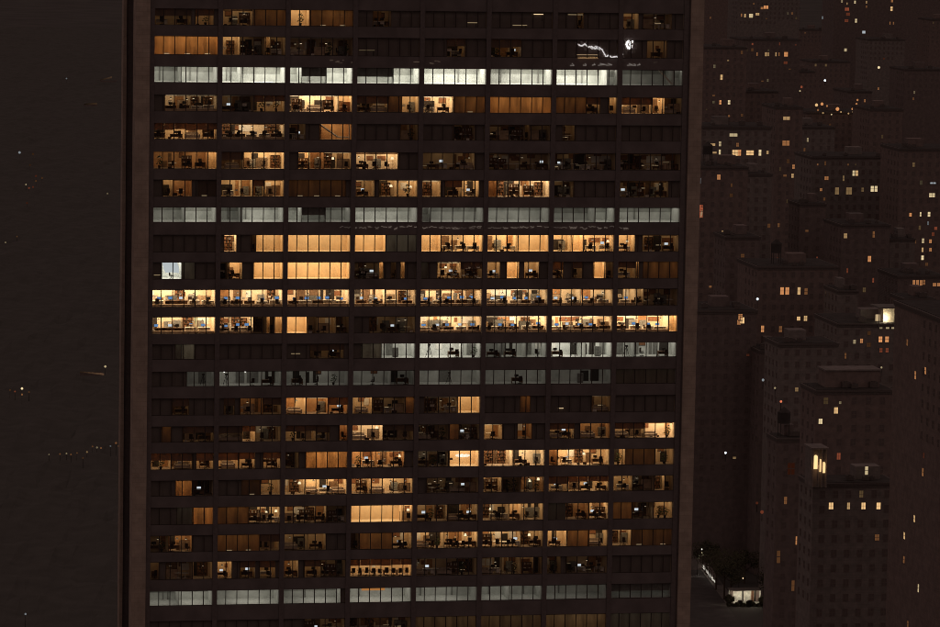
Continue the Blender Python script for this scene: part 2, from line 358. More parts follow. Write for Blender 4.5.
MESH = dict(desk=proto_mesh(f_desk,"office_desk",DESK), deskw=proto_mesh(f_desk,"white_desk",DESKW), monitor=proto_mesh(f_mon,"monitor",[DARK,SCREEN]), monitor_w=proto_mesh(f_mon,"white_monitor",[DARK,SCREENW]), monitor_d=proto_mesh(f_mon,"dark_monitor",[DARK,DARK]),
  chair=proto_mesh(f_chair,"office_chair",CHAIRM), shelf=proto_mesh(f_shelf,"bookshelf",[DESK,DARK,REDW]), plant=proto_mesh(f_plant,"potted_plant",[LEAF,DARK]), sofa=proto_mesh(f_sofa,"sofa",SOFA), pic=proto_mesh(f_pic,"wall_picture",[DARK,REDW]),
  lampb=proto_mesh(f_lampb,"lamp_stand",DARK), shade=proto_mesh(f_shade,"lamp_shade",emit((1,.8,.5),1.3)), table=proto_mesh(f_table,"meeting_table",DESK), cabinet=proto_mesh(f_cab,"filing_cabinet",[PIPE,DARK]), tripod=proto_mesh(f_tripod,"tripod",DARK),
  box=proto_mesh(f_box,"storage_box",[DESKW,SOFA]), boxd=proto_mesh(f_box,"dark_box",[CHAIRM,DESK]),
  hutch=proto_mesh(f_hutch,"desk_with_shelves",[DESK,DESKW,REDW]), screen=proto_mesh(f_screen,"cubicle_screen",[BROWNS,DARK]), screeng=proto_mesh(f_screen,"grey_cubicle_screen",[PIPE,DARK]), round=proto_mesh(f_round,"round_table",DESKW),
  pend=proto_mesh(f_pend,"pendant_lamp",[DARK,emit((1,.82,.55),3.2)]),
  red=proto_mesh(f_cab,"red_cabinet",[REDW,DARK]))
CATS = dict(desk=("office_desk","dark wooden desk","desk"), deskw=("office_desk","white desk","desk"), chair=("office_chair","black office chair","chair"), shelf=("bookshelf","tall dark bookshelf","bookshelf"), plant=("potted_plant","leafy potted plant","plant"),
  sofa=("sofa","pale sofa","sofa"), pic=("wall_picture","dark framed picture","picture"), lamp=("floor_lamp","glowing floor lamp","lamp"), table=("meeting_table","long dark meeting table","table"), cabinet=("filing_cabinet","grey filing cabinet","cabinet"), tripod=("tripod","black tripod stand","tripod"), box=("storage_box","pale storage box","box"), boxd=("storage_box","dark storage box","box"), hutch=("office_desk","wooden desk with shelves above","desk"), screen=("cubicle_screen","brown cubicle screen","office partition"), screeng=("cubicle_screen","grey cubicle screen","office partition"), round=("round_table","small white round table","table"), pend=("pendant_lamp","small glowing pendant lamp","lamp"), red=("filing_cabinet","red brown cabinet","cabinet"))
def where(row, bay):
    return f"in {ORD[bay+1]} window from the left, {ORD[row]} storey down"
COUNT = {}
def put(kind, x, y, z, row, bay, rz=0.0, monitor=None, sc=1.0):
    name, look, cat = CATS[kind]
    if COUNT.get(name, 0) >= 290: return None
    COUNT[name] = COUNT.get(name, 0) + 1
    if kind == "lamp":
        o = bpy.data.objects.new(name, None)
        for pn, mk in (("stand","lampb"),("lamp_shade","shade")):
            c = bpy.data.objects.new(pn, MESH[mk]); COL.objects.link(c); c.parent = o
    else:
        o = bpy.data.objects.new(name, MESH[kind])
    o.location = (x, y, z); o.rotation_euler = (0,0,rz); o.scale = (sc*random.uniform(.88,1.12), sc*random.uniform(.9,1.1), sc*random.uniform(.88,1.1))
    if kind == 'pend': o.scale = (1,1,1)
    COL.objects.link(o)
    lab = look
    if monitor and kind in ("desk","deskw"):
        c = bpy.data.objects.new("monitor", MESH[monitor]); COL.objects.link(c); c.parent = o
        c.location = (random.uniform(-.3,.3), .05, 0)
        lab = {"monitor":"desk with blue screen", "monitor_w":"desk with white screen", "monitor_d":"desk with dark screen"}[monitor]
    tag(o, f"{lab} {where(row, bay)}", cat, f"{name.replace('_',' ')}s in the tower offices")
    return o
GAIN = dict(o=6.8, w=6.6, d=9.3, m=4.6, g=6.0, b=27.0, t=7)
LEVELG = 2.2

def furnish(kind, opts, x0, x1, zb, zt, depth, row, bay, lv):
    w = x1 - x0; rr = random
    if kind == 'd':
        n = max(1, int(w / 1.5))
        for k in range(int(w/.62)):
            if rr.random() < .5: put("box", x0+.3+k*.62+rr.uniform(-.15,.15), YF+rr.choice((.45,1.9,2.6)), zb+rr.choice((.36,.75,.75,1.0)), row, bay, rr.uniform(-.4,.4), None, rr.uniform(.6,1.4))
        for k in range(n):
            cx = x0 + (k + .5) * w / n + rr.uniform(-.12,.12)
            mon = rr.choice(("monitor","monitor_d","monitor_w","monitor","monitor")) if lv > .7 else "monitor_d"
            put(rr.choice(("desk","deskw","deskw","desk")), cx, YF + 1.15 + rr.uniform(-.1,.2), zb, row, bay, 0, mon)
            if rr.random() < .55: put("chair", cx + rr.uniform(-.4,.4), YF + .55, zb, row, bay, rr.uniform(2.2,4.0))
            if rr.random() < .3: put("chair", cx + rr.uniform(-.5,.5), YF + 2.1, zb, row, bay, rr.uniform(-.6,.6))
            if rr.random() < .55: put('pend', cx + rr.uniform(-.5,.5), YF + rr.uniform(.8,2.6), zb + rr.uniform(1.55,1.75), row, bay)
            if rr.random() < .22: put(rr.choice(("screen","screeng")), cx + rr.uniform(-.6,.6), YF + rr.choice((1.75,2.7)), zb, row, bay, rr.choice((0,0,1.57)))
            if rr.random() < .38: put(rr.choice(("shelf","cabinet","cabinet")), cx + rr.uniform(-.3,.3), YF + depth - .5, zb, row, bay)
            elif rr.random() < .4: put("pic", cx, YF + depth - .02, zb + rr.uniform(1.35,1.6), row, bay)
        return
    if 'chairs' in opts:
        put("table", (x0+x1)/2 - 1.6, YF + 1.3, zb, row, bay); put("table", (x0+x1)/2 + 1.6, YF + 1.3, zb, row, bay)
        n = int(w/.95)
        for k in range(n): put("chair", x0 + (k+.5)*w/n, YF + .55, zb, row, bay, math.pi + rr.uniform(-.3,.3))
        return
    if kind == 'g':
        if lv < .33: n = max(1, int(w/4.5))
        else: n = max(1, int(w/2.4))
        for k in range(n):
            cx = x0 + (k + .5) * w / n + rr.uniform(-.5,.5)
            q = rr.random()
            if q < .3: put("desk", cx, YF + 1.2, zb, row, bay, 0, "monitor_d"); put("chair", cx + .3, YF + .6, zb, row, bay, 3.3)
            elif q < .5: put("plant", cx, YF + .7, zb, row, bay)
            elif q < .65: put("chair", cx, YF + .8, zb, row, bay, rr.uniform(0,6)); put("pic", cx+.6, YF + depth - .02, zb + 1.5, row, bay)
            elif q < .8: put("cabinet", cx, YF + 1.4, zb, row, bay)
            else: put("tripod", cx, YF + 1.0, zb, row, bay)
        return
    if 'dim' in opts:
        for k in range(int(w/1.6)):
            if rr.random() < .35: task(x0 + .5 + k*1.6 + rr.uniform(-.2,.2), YF + rr.uniform(.8,1.6), zb + rr.uniform(.3,1.2), rr.uniform(.2,.5), row, bay, rr.uniform(.5,1.3))  # random bars added as orange glimmers in dim rooms
    if kind == 'o':
        pale = 'pale' in opts
        for k in range(int(w/(.7 if 'busy' in opts else 1.3))):
            if rr.random() < .5: put(rr.choice(("box","boxd")), x0+.4+k*1.0*w/(w+.5), YF+rr.uniform(.35,1.8), zb+rr.choice((0,.0,.74)), row, bay, rr.uniform(-.4,.4), None, rr.uniform(.7,1.5))
        n = max(1, int(round(w / (1.3 if 'busy' in opts else 2.1))))
        for k in range(n):
            cx = x0 + (k + .5) * w / n + rr.uniform(-.25,.25); lim = min(.8, w/2)
            if w < 1.3:
                put("chair", cx, YF + .8, zb, row, bay, rr.uniform(2,4)); continue
            cx = min(max(cx, x0 + lim + .05), x1 - lim - .05)
            q = rr.random()
            if q < .56:
                put("deskw" if pale else rr.choice(("desk","deskw","desk","hutch","round","screen")), cx, YF + rr.uniform(.9,1.4), zb, row, bay, 0, rr.choice(("monitor_d","monitor_d","monitor_w")))
                if 'dim' not in opts: put("chair", cx + rr.uniform(-.4,.4), YF + .5, zb, row, bay, rr.uniform(2.4,3.9))
            elif q < .68: put("sofa" if w > 2.2 else "chair", cx, YF + 1.1, zb, row, bay)
            elif q < .78 and not pale: put("plant", cx, YF + .6, zb, row, bay)
            elif q < .88 and not pale: put("shelf", cx, YF + depth - .45, zb, row, bay)
            else: put("chair", cx, YF + .9, zb, row, bay, rr.uniform(0,6)); put("cabinet", min(cx + .7, x1 - .5), YF + depth - .5, zb, row, bay)
            if rr.random() < (.4 if lv > .4 else .25): put('pend', cx + rr.uniform(-.5,.5), YF + rr.uniform(.8,1.8), zb + rr.uniform(1.5,1.75), row, bay)
            if rr.random() < .28 and not pale: put("pic", cx + rr.uniform(-.5,.5), YF + depth - .02, zb + rr.uniform(1.45,1.75), row, bay)
            if rr.random() < .16 and lv > .5: put("lamp", min(cx + .6, x1 - .25), YF + 1.8, zb, row, bay)
        if 'red' in opts: put("red", (x0+x1)/2, YF + 1.2, zb, row, bay); put("red", x1 - .5, YF + 1.2, zb, row, bay)

def make_room(st, kind, lv, opts, x0, x1, zb, zt, row, bay):
    w = x1 - x0
    tone = {'o':'w','b':'w','w':'w','d':'l','m':'c','g':'c','t':'w'}[kind]
    if 'grey' in opts: tone = 'c'
    depth = {'o':2.9,'b':2.4,'w':2.8,'d':4.2,'m':5.0,'g':3.4,'t':2.6}[kind]
    if w < 1.5: depth = min(depth, 2.0)
    if kind == 'o' and lv > .9 and 'pale' not in opts: tone = 'l'
    z0, z1 = zb - .04, zt + .06
    ya, yb = YF, YF + depth
    b = MB()
    b.quad((x0,yb,z0),(x1,yb,z0),(x1,yb,z1),(x0,yb,z1),0)
    b.quad((x0,ya,z0),(x0,yb,z0),(x0,yb,z1),(x0,ya,z1),0)
    b.quad((x1,yb,z0),(x1,ya,z0),(x1,ya,z1),(x1,yb,z1),0)
    b.quad((x0,ya,z0),(x1,ya,z0),(x1,yb,z0),(x0,yb,z0),1)
    b.quad((x0,yb,z1),(x1,yb,z1),(x1,ya,z1),(x0,ya,z1),2)
    if kind in 'wo' and w > 3:                                    # wall panels: shallow upright battens
        n = int(w/1.55)
        for k in range(1, n): b.box(x0+k*w/n-.02, x0+k*w/n+.02, yb-.03, yb-.002, z0+.01, z1-.01, 0)
    if kind == 'm':                                               # pipes and ducts on the back wall of the plant floor
        for k in range(random.choice((0,0,1,2)) if w > 2 else 0):
            px = x0 + random.uniform(.3, max(.35, w-.3)); b.box(px-.06, px+.06, yb-.2, yb-.05, z0+.01, z1-.01, 3)
        b.box(x0+.01, x1-.01, yb-.03, yb-.002, z0+random.uniform(.9,1.35), z1-.01, 9)  # light falloff up the wall painted as a darker grey band
        b.box(x0+.02, x1-.02, yb-.9, yb-.62, z1-.3, z1-.12, 3) if random.random() < .6 else None
    if kind in 'odg' and w > 1.0:                                 # doors, boards, glass fronts and dark openings along the back wall
        xx = x0 + random.uniform(.1,.5)
        while xx < x1 - .6:
            pw = min(random.choice((.45,.8,.9,1.2,1.6)), x1 - xx - .1); q = random.random()
            dens = .8 if (kind == 'd' or 'busy' in opts) else (.25 if kind == 'g' and lv < .4 else .55)
            if q < dens and pw > .3:
                mi = random.choice((4,5,5,6,7,7,8) if tone != 'c' else (5,5,6,3,3))
                lo_, hi_ = {4:(z0+.02,z0+2.05),5:(z0+.02,z0+random.choice((1.5,2.05,2.05))),6:(z0+.85,z0+1.8),7:(z0+.02,z0+random.choice((.9,1.4,2.0))),8:(z0+1.1,z0+1.7),3:(z0+.02,z0+1.9)}[mi]
                b.box(xx, xx+pw, yb-.06, yb-.003, lo_, min(hi_, z1-.05), mi)
            xx += pw + random.uniform(.05,.6)
    if kind in 'od' and w > 2.5 and random.random() < .6:         # dropped soffit along the glass
        b.box(x0+.01, x1-.01, ya+.9, ya+1.2, z1-random.uniform(.25,.42), z1-.01, random.choice((2,7)))
    wall = WOOD if 'veneer' in opts else WALL[tone]
    fl = FLOOR['w'] if kind in 'w' or 'pale' in opts else FLOOR[{'w':'l','l':'l','c':'c'}[tone]]
    if kind == 'd': MB().box(x0+.02, x1-.02, ya+.2, ya+.62, z0+.001, zb+.36).build('sill_cabinet', BROWNS, st)
    room = b.build("room", [wall, fl, CEIL, PIPE, DOOR, DARK, BOARD, BROWN, REDW, SHADEW], st)
    lin = .75 * lv ** LEVELG
    if kind == 'm': lin *= 1.12 if lv > .5 else (.8 if row == 22 else 1.5)
    if kind == 'g': lin *= .85 if lv > .4 else .72
    col = COOL if tone == 'c' else (CREAM if tone == 'l' else WARM)
    if 'lo' in opts: lin *= 1.25
    if lin > 0.002:
        ins = min(.15, w*.1)
        if kind == 'b': a0, a1 = ya + .35, yb - .2
        else: a0, a1 = ya + .5, yb - .4
        g = GAIN[kind] * (1.35 if w < 2 else 1.0)
        n = 1 if kind in 'bw' else max(1, int(round(w/1.7)))
        for k in range(n):
            f = 1.0 if n == 1 else random.choice((.05,.2,.6,1.6,2.8) if 'dim' in opts else (.4,.8,1.0,1.2,1.5))
            u0, u1 = x0+ins+(w-2*ins)*k/n, x0+ins+(w-2*ins)*(k+1)/n
            if n > 1: u0 += .12; u1 -= .12; f *= 1.15
            m = MB(); m.quad((u0, a0, z1-.012), (u0, a1, z1-.012), (u1, a1, z1-.012), (u1, a0, z1-.012))
            m.build("ceiling_light", emit(col, float('%.2g' % (lin * g * f))), st)
    bm = BLINDG if ('grey' in opts or tone == 'c' or 'tan' in opts) else BLIND
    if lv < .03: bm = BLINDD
    if kind == 'b':
        bb = MB(); by = YF + .12
        n = max(1, round(w/1.55)); 
        for k in range(n): bb.box(x0+.005+k*w/n, x0-.005+(k+1)*w/n, by-.004, by+.004, zb+.015, zt+.03)
        tag(bb.build("blind", bm, st), "drawn blind glowing faintly" if lv > .1 else "drawn blind added in a dark office")
    elif 'lo' in opts:
        bb = MB(); by = YF + .12; n = max(1, round(w/1.55)); drop = (zt-zb) * random.uniform(.36,.5)
        for k in range(n):
            dz = drop + random.uniform(-.08,.08)
            bb.box(x0+.005+k*w/n, x0-.005+(k+1)*w/n, by-.004, by+.004, zt-dz, zt+.03)
        tag(bb.build("blind", bm if tone != 'w' else BLINDH, st), "half lowered blind")
    if 'lamps' in opts or 'lamp' in opts:
        n = max(1, int(w/2.6))
        for k in range(n): task(x0 + (k+.5)*w/n + random.uniform(-.4,.4), YF - .0 + (.06 if kind == 'b' else .9), zb + (.10 if kind == 'b' else .8), max(.5, lv*1.5), row, bay, 1.0)
    if 'duct' in opts:
        d = MB(); d.box(x0+.05, x1-.05, YF+.5, YF+1.1, zb+.95, zt+.02)
        for k in range(int(w/1.2)): d.box(x0+.4+k*1.2, x0+.46+k*1.2, YF+.46, YF+.5, zb+.93, zt+.02)
        d.build("air_duct", PIPE, st)
    if 'orange' in opts:
        m = MB().box(x0+1.7, x0+5.0, YF+.4, YF+.5, zt-.5, zt-.1); tag(m.build("heater_strip", emit((1,.42,.12),.42), st), "orange glowing strip near the ceiling")
    if 'screen' in opts:
        m = MB(); cx = (x0+x1)/2
        m.v = [(x0+.02,YF+.3,zt-.05),(x1-.6,YF+.3,zt-.05),(x1-.3,YF+.3,zt-.7),(x1-.25,YF+.3,zb+.8),(cx,YF+.3,zb+.95),(x0+.5,YF+.3,zb+.85),(x0+.2,YF+.3,zt-.9)]
        m.v += [(a,bq+.05,c) for a,bq,c in m.v]; n = 7
        m.f = [list(range(n))[::-1], list(range(n,2*n))] + [[k,(k+1)%n,(k+1)%n+n,k+n] for k in range(n)]; m.m = [0]*len(m.f)
        tag(m.build("projection_screen", emit((.85,.95,1.0),.62), st), "tilted bright white screen")
    if kind == 't' or 't' in opts:
        s = MB()
        if kind == 't':
            s.bar((x0-.0, YF+.6, zt-.1), (x0+w*.6, YF+.6, zb+.35), .13); s.bar((x0+w*.6, YF+.6, zb+.35), (x1-.1, YF+.6, zb+.35), .11); s.box(x1-.25, x1-.1, YF+.5, YF+.7, zb, zt)
            for k in range(9):
                q = (k+.5)/9*.6; zz = zt-.1-(k+.5)/9*(zt-zb-.45); s.box(x0+w*q-.2, x0+w*q+.2, YF+.7, YF+1.7, zz-.03, zz+.03)
        else:
            s.bar((x1-1.9, YF+.6, zt), (x1, YF+.6, zb+.2), .1); s.bar((x1-1.9, YF+1.4, zt), (x1, YF+1.4, zb+.2), .1)
            for k in range(9):
                q = (k+.5)/9; zz = zt-(k+.5)/9*(zt-zb-.2); s.box(x1-1.9+1.9*q-.15, x1-1.9+1.9*q+.15, YF+.6, YF+1.4, zz-.03, zz+.03)
        tag(s.build("stair", DESKW, st), "sloping stair flight behind the glass")
    if 'chand' in opts:
        e = empty("chandelier", ((x0+x1)/2, YF+1.2, 0), f"big white glowing flower shaped chandelier {where(row, bay)}", "chandelier"); e.location.z = zb+1.35
        m = MB(); m.lathe([(.1,-.2),(.5,-.12),(.5,.1),(.1,.2)], 10); m.build("bowl", emit((1,.9,.75),1.5), e)
        m = MB()
        for k in range(8):
            a = k*.785; m.lathe([(.05,-.14),(.2,-.06),(.2,.12),(.05,.2)], 8, 0, .8*math.cos(a), .45*math.sin(a)); m.bar((0,0,0),(.8*math.cos(a),.45*math.sin(a),0),.03)
        m.build("lamp_shade", emit((1,.88,.7),1.2), e); MB().bar((0,0,.15),(0,0,.8),.02).build("rod", DARK, e)
    if 'spots' in opts:
        for fx in (.09,.43):
            cx = x0 + w*fx; m = MB().lathe([(.03,zt-.02),(.12,zt-.12),(.12,zt-.2),(.03,zt-.28)], 8, 0, cx, YF+.8); m.build("spotlight", emit((1,1,.95),3.0), st)
    if kind in 'odg': furnish(kind, opts, x0, x1, zb, zt, depth, row, bay, lv)
BLINDD = mat('black_lift_blind', (.20,.17,.16), .9, .1, var=.12, scale=.6)  # dark sheet added behind unlit glass to lift its black
BLINDH = blindmat("brown_blind", (.50,.30,.15), .4)
NT = [0]
def task(x, y, z, lv, row, bay, sc=1.0):  # glowing bars stand in for bright spots and lamp-lit desktops
    m = MB(); f_glow_bar(m)
    NT[0] += 1
    key = round(min(1.3, .9*lv**2)*5)/5 + .1
    if key not in TM: TM[key] = m.mesh("glow_bar", [DARK, emit((1,.74,.42), key)])
    o = bpy.data.objects.new("glow_bar", TM[key]); o.location = (x, y, z); o.scale = (sc,.5,1); COL.objects.link(o)
    tag(o, f"narrow glowing bar {where(row, bay)}", "lamp", "glowing bars in the tower offices")
TM = {}

prev = ZTOP
for r in range(23):
    row = r + 1; zb, zt = ROWZ[r]
    top_of_band = (ROWZ[r-1][0] if r else zt + 1.62)
    band = MB().box(XL, XR, 0, YF, zt, top_of_band)                 # spandrel glass above this storey's windows
    st = band.build("storey", SPAND, tower)
    m3 = row in (3,8,22)
    if m3: tag(st, "plant storey lit cool white")
    bays = {b: [] for b in range(8)}
    for tok in ROOMS[row].split(';'):
        rng, kind, lv, *op = tok.split(); a, c = rng.split(':')
        zc = (zb+zt)/2; pxy = ROWPX[r]; py = (pxy[1]+pxy[2])/2
        xa, xc = at_y(zx(a), py, 0).x, at_y(zx(c), py, 0).x
        for b in range(8):
            lo, hi = max(xa, bay_c(b)-HALF), min(xc, bay_c(b)+HALF)
            if hi - lo > .35: bays[b].append([lo, hi, kind, float(lv), op])
    for b in range(8):
        L, H = bay_c(b)-HALF, bay_c(b)+HALF
        segs = sorted(s for s in bays[b] if s[2] != 's')
        out = []; cur = L
        for s in segs:
            s[0] = max(s[0], cur)
            if s[0] - cur < .5: s[0] = cur
            if s[1] - s[0] < .3: continue
            if s[0] > cur: out.append([cur, s[0], 'b', 0.0, []])
            out.append(s); cur = s[1]
        if H - cur > .5: out.append([cur, H, 'b', 0.0, []])
        elif out: out[-1][1] = H
        for x0, x1, kind, lv, op in out:
            if kind == 'b' and .03 < lv < .2 and 'grey' not in op and 'lamps' not in op:
                kind, lv, op = 'o', lv*1.3, op + ['dim', 'busy']
            elif kind == 'b' and lv < .36: lv *= .86
            make_room(st, kind, lv, op, x0 + .03, x1 - .03, zb, zt, row, b)
        for s in bays[b]:
            if s[2] == 's':
                hgt = zt - .35 if 'top' in s[4] else zb + random.uniform(.35,.8)
                task((s[0]+s[1])/2, YF + .05, hgt, s[3]*1.5, row, b, (s[1]-s[0])/.75)
        # window: frame, mullions and panes in one bay
        m = MB(); fy0, fy1 = .03, .16
        m.box(L-.04, H+.04, fy0, fy1, zb-.0, zb+.07, 0); m.box(L-.04, H+.04, fy0, fy1, zt-.06, zt, 0)
        for k in range(1, 6):
            xm = bay_c(b) + (k-3)*1.55; m.box(xm-.055, xm+.055, fy0, fy1, zb+.07, zt-.06, 0)
        m.quad((L,.10,zb+.07),(H,.10,zb+.07),(H,.10,zt-.06),(L,.10,zt-.06),1)
        wd = m.build("window", [MULL, GLASS], st)
        mx = max([s[3] for s in out] or [0])
        tag(wd, "brightly lit window" if mx > .6 else "dimly lit window" if mx > .2 else "dark window")
# lowest band, piers, stone ends, body
zlow = ROWZ[22][0]
MB().box(XL, XR, 0, YF, zlow-1.5, zlow).build("storey", SPAND, tower)
MB().box(XL, XR, 0.05, YF+.05, 6, zlow-1.5).build("lower_facade", SPAND, tower)
MB().box(XL, XR, 0.05, YF+.05, ROWZ[0][1]+1.62, ZTOP).build("upper_facade", SPAND, tower)
for b in range(9):
    x = bay_c(b) - BW/2
    hw = BW/2 - HALF
    MB().box(x-hw, x+hw, -.14, YF, 6, ZTOP-.5).build("pier", BRONZE, tower)
xa = at_y(133.5, 313, 0).x; xb = XL - (BW/2-HALF)
tag(MB().box(xa, xb-.004, -.45, 3.2, 0, ZTOP+1).build("stone_edge", STONE, tower), "pale stone edge on the tower's west corner")
xc = XR + (BW/2-HALF); xd = at_y(696.5, 313, 0).x
tag(MB().box(xc+.25, xd, -.45, 3.2, 0, ZTOP+1).build("stone_edge", STONE, tower), "pale stone edge on the tower's east corner")
MB().box(xc, xc+.25, 0, 3, 0, ZTOP).build("edge_recess", BRONZE, tower)
p0 = at_y(121.4, 313, 7.0).x; p1 = at_y(124.6, 313, 7.0).x
tag(MB().box(p0, p1, 7.0, 9.5, 0, ZTOP+1).build("stone_fin", STONE, tower), "thin stone fin set back on the west side")
pi = at_y(127.5, 313, 38).x
MB().box(p1+.004, xa+3, 7.5, 8.0, 0, ZTOP+.4).build('web_wall', BRONZE, tower)
MB().box(pi, xc, 8.004, 38, 0, ZTOP+.5).build("body", BRONZE, tower)

# ================================================================== THE CITY
GROUND = mat("night_ground", (.105,.098,.09), .9, .1, var=.2, scale=.02)
ROAD = mat("asphalt", (.10,.09,.085), .8, .2, var=.2, scale=.3)
PAVE = mat("pavement", (.22,.2,.18), .85, .2, var=.15, scale=.5)
tag(MB().box(-15000, 15000, -6000, 24000, -2, 0).build("ground", GROUND), kind="structure")
BR = [brickmat("brick_a", (.28,.205,.18), (.25,.185,.165), (.2,.165,.155), .6, .25), brickmat("limestone", (.28,.235,.215), (.25,.215,.195), (.19,.165,.155), 1.4, .7), brickmat("brick_b", (.25,.19,.175), (.225,.175,.16), (.17,.145,.135), .6, .25)]
CORN = mat("dark_cornice", (.15,.125,.115), .8, .2, var=.2); ROOFM = mat("roof_tar", (.085,.075,.07), .9, .1, var=.2, scale=.4)
UNLIT = mat("unlit_pane", (.19,.15,.14), .2, .5, var=.1)
FRAMEB = mat("sash_frame", (.23,.18,.16), .6, .3, var=.1)
def win_mesh(pane, w=1.15, h=1.65):
    b = MB()
    b.box(-w/2-.08, w/2+.08, -.06, 0, -.12, 0, 0); b.box(-w/2-.08, w/2+.08, -.06, 0, h, h+.1, 0)
    b.box(-w/2-.08, -w/2, -.06, 0, 0, h, 0); b.box(w/2, w/2+.08, -.06, 0, 0, h, 0); b.box(-w/2, w/2, -.05, 0, h*.48, h*.53, 0); b.box(-.03,.03,-.05,0,0,h*.48,0); b.box(-.03,.03,-.05,0,h*.53,h,0)
    b.quad((-w/2,-.012,0),(w/2,-.012,0),(w/2,-.012,h),(-w/2,-.012,h),1)
    return b.mesh("window", [FRAMEB, pane])
WM = {'u': win_mesh(UNLIT)}
PAL = {'a': (1,.62,.28), 'o': (1,.42,.16), 'y': (1,.78,.44), 'r': (1,.25,.12), 'c': (.85,.93,1.0)}
def lit_mesh(code, s):
    k = (code, s)
    if k not in WM: WM[k] = win_mesh(emit(PAL[code], s))
    return WM[k]
def building(name, label, x0, x1, top, dist, lit, depth=26, bm=0, west=(), storey=3.5, step=3.1, setback=None, cap=70, tank=False, cat="building"):
    y = CAM.y + dist
    a, b = at_y(x0, top, y), at_y(x1, top, y)
    X0, X1, Z = a.x, b.x, (a.z + b.z)/2
    e = empty(name, ((X0+X1)/2, y, 0), label, cat, "apartment blocks east of the tower")
    ox, oy = (X0+X1)/2, y
    hw = (X1-X0)/2
    MB().box(-hw, hw, 0, depth, 0, Z).build("wall", BR[bm], e)
    c = MB()
    c.box(-hw-.35, hw+.35, -.35, depth+.35, Z, Z+.5); c.box(-hw-.2, hw+.2, -.2, depth+.2, Z-.6, Z-.004); 
    c.build("cornice", CORN, e)
    rf = MB().box(-hw+.3, hw-.3, .3, depth-.3, Z+.5, Z+.62).build("roof", ROOFM, e)
    rr = random.Random(int(x0*7+top))
    bx = rr.uniform(-hw*.5, hw*.2)
    MB().box(bx, bx+min(6, hw*.6), depth*.4, depth*.4+5, Z+.62, Z+3.6).build("bulkhead", BR[bm], rf)
    for k in range(rr.choice((2,3,4))):
        vx, vy, vs = rr.uniform(-hw*.8, hw*.8), rr.uniform(1.5, depth*.35), rr.uniform(.5,1.1)
        v = MB().box(vx-vs, vx+vs, vy-vs*.7, vy+vs*.7, Z+.75, Z+.75+vs*1.3); v.box(vx-vs*.8, vx+vs*.8, vy-vs*.5, vy+vs*.5, Z+.62, Z+.75); v.lathe([(vs*.5,Z+.751+vs*1.3),(vs*.5,Z+.95+vs*1.3)], 10, 0, vx, vy)
        v.build("air_unit", CORN, rf)
    if tank:
        t = MB(); tx = -hw*.4; t.lathe([(1.7,Z+4.2),(1.8,Z+7.2),(.1,Z+8.6)], 12, 0, tx, depth*.3)
        for sx in (-1,1):
            for sy in (-1,1): t.bar((tx+sx*1.2, depth*.3+sy*1.2, Z+.6), (tx+sx*1.2, depth*.3+sy*1.2, Z+4.3), .1)
        t.build("water_tank", ROOFM, rf)
    if setback:
        s0, s1, st_ = setback
        q0, q1 = at_y(s0, st_, y+4).x - ox, at_y(s1, st_, y+4).x - ox; qz = at_y((s0+s1)/2, st_, y+4).z
        MB().box(q0, q1, 4, depth-3, Z+.63, qz).build("penthouse", BR[bm], rf)
        MB().box(q0-.3, q1+.3, 3.7, depth-2.7, qz, qz+.4).build("penthouse_cornice", BR[1], rf)
    taken = []
    def place(px, py, code, s, sx, sz):
        p = at_y(px, py, y); o = bpy.data.objects.new("window", lit_mesh(code, round(s*.8,3))); o.parent = e
        o.location = (p.x-ox, -.004, p.z - .8*sz); o.scale = (sx*.86, 1, sz*.86); COL.objects.link(o)
        tag(o, "lit window"); taken.append((p.x-ox, p.z))
    for t in lit:
        px, py, code, s = t[:4]; sx = t[4] if len(t) > 4 else 1; sz = t[5] if len(t) > 5 else 1
        place(px, py, code, s, sx, sz)
    for t in west:
        px, py, code, s = t[:4]; p = at_x(px, py, X0)
        if not (y < p.y < y + depth): p = Vector((X0, y + depth*.5, at_y(px, py, y+depth*.5).z))
        o = bpy.data.objects.new("window", lit_mesh(code, round(s*.72,3))); o.parent = e; o.rotation_euler = (0,0,R(-90)); o.location = (-hw-.004, p.y-oy, p.z-.7)
        if len(t) > 4: o.scale = (t[4]*.85,1,t[5]*.72)
        COL.objects.link(o); tag(o, "lit window")
    n = 0; nx = int((2*hw-1.6)/step)
    for j in range(60):
        z = Z - 3.0 - j*storey
        if z < 4 or n >= cap: break
        for i in range(nx):
            x = -hw + .8 + (2*hw-1.6)/nx*(i+.5)
            if any(abs(x-q)<1.5 and abs(z+.8-w)<2.0 for q, w in taken): continue
            dim = rr.random() < (.05 if dist < 1300 else .07)
            o = bpy.data.objects.new("window", lit_mesh(rr.choice('aoory'), rr.choice((.05,.08,.12,.2))) if dim else WM['u']); o.parent = e; o.location = (x, -.004, z); COL.objects.link(o); n += 1
            if dim: o.scale = (rr.choice((.5,.8,1)), 1, rr.choice((.4,.7,1))); tag(o, 'dimly lit window')
            if n >= cap: break
    ny = int(depth/4)
    for j in range(8):
        z = Z - 3.0 - j*storey
        if z < 4: break
        for i in range(min(ny, 4)):
            o = bpy.data.objects.new("window", WM['u']); o.parent = e; o.rotation_euler = (0,0,R(-90)); o.location = (-hw-.004, depth/ny*(i+.5), z); COL.objects.link(o)
    return e, ox, oy, hw, Z
fb = building("apartment_block", "broad stone block with one row of four amber windows under its cornice", 813, 897, 485, 900, [(831,505.5,'a',1.0,1.1,1.1),(848.5,505.5,'a',.55,.7,1.1),(863.5,505.5,'a',1.0,1,1.1),(878.5,505.5,'a',1.1,1,1.1),(877,537,'o',.16),(892,540,'c',.14),(866.5,470,'y',.7,.7,1.4)], 12, 1, [], tank=False)
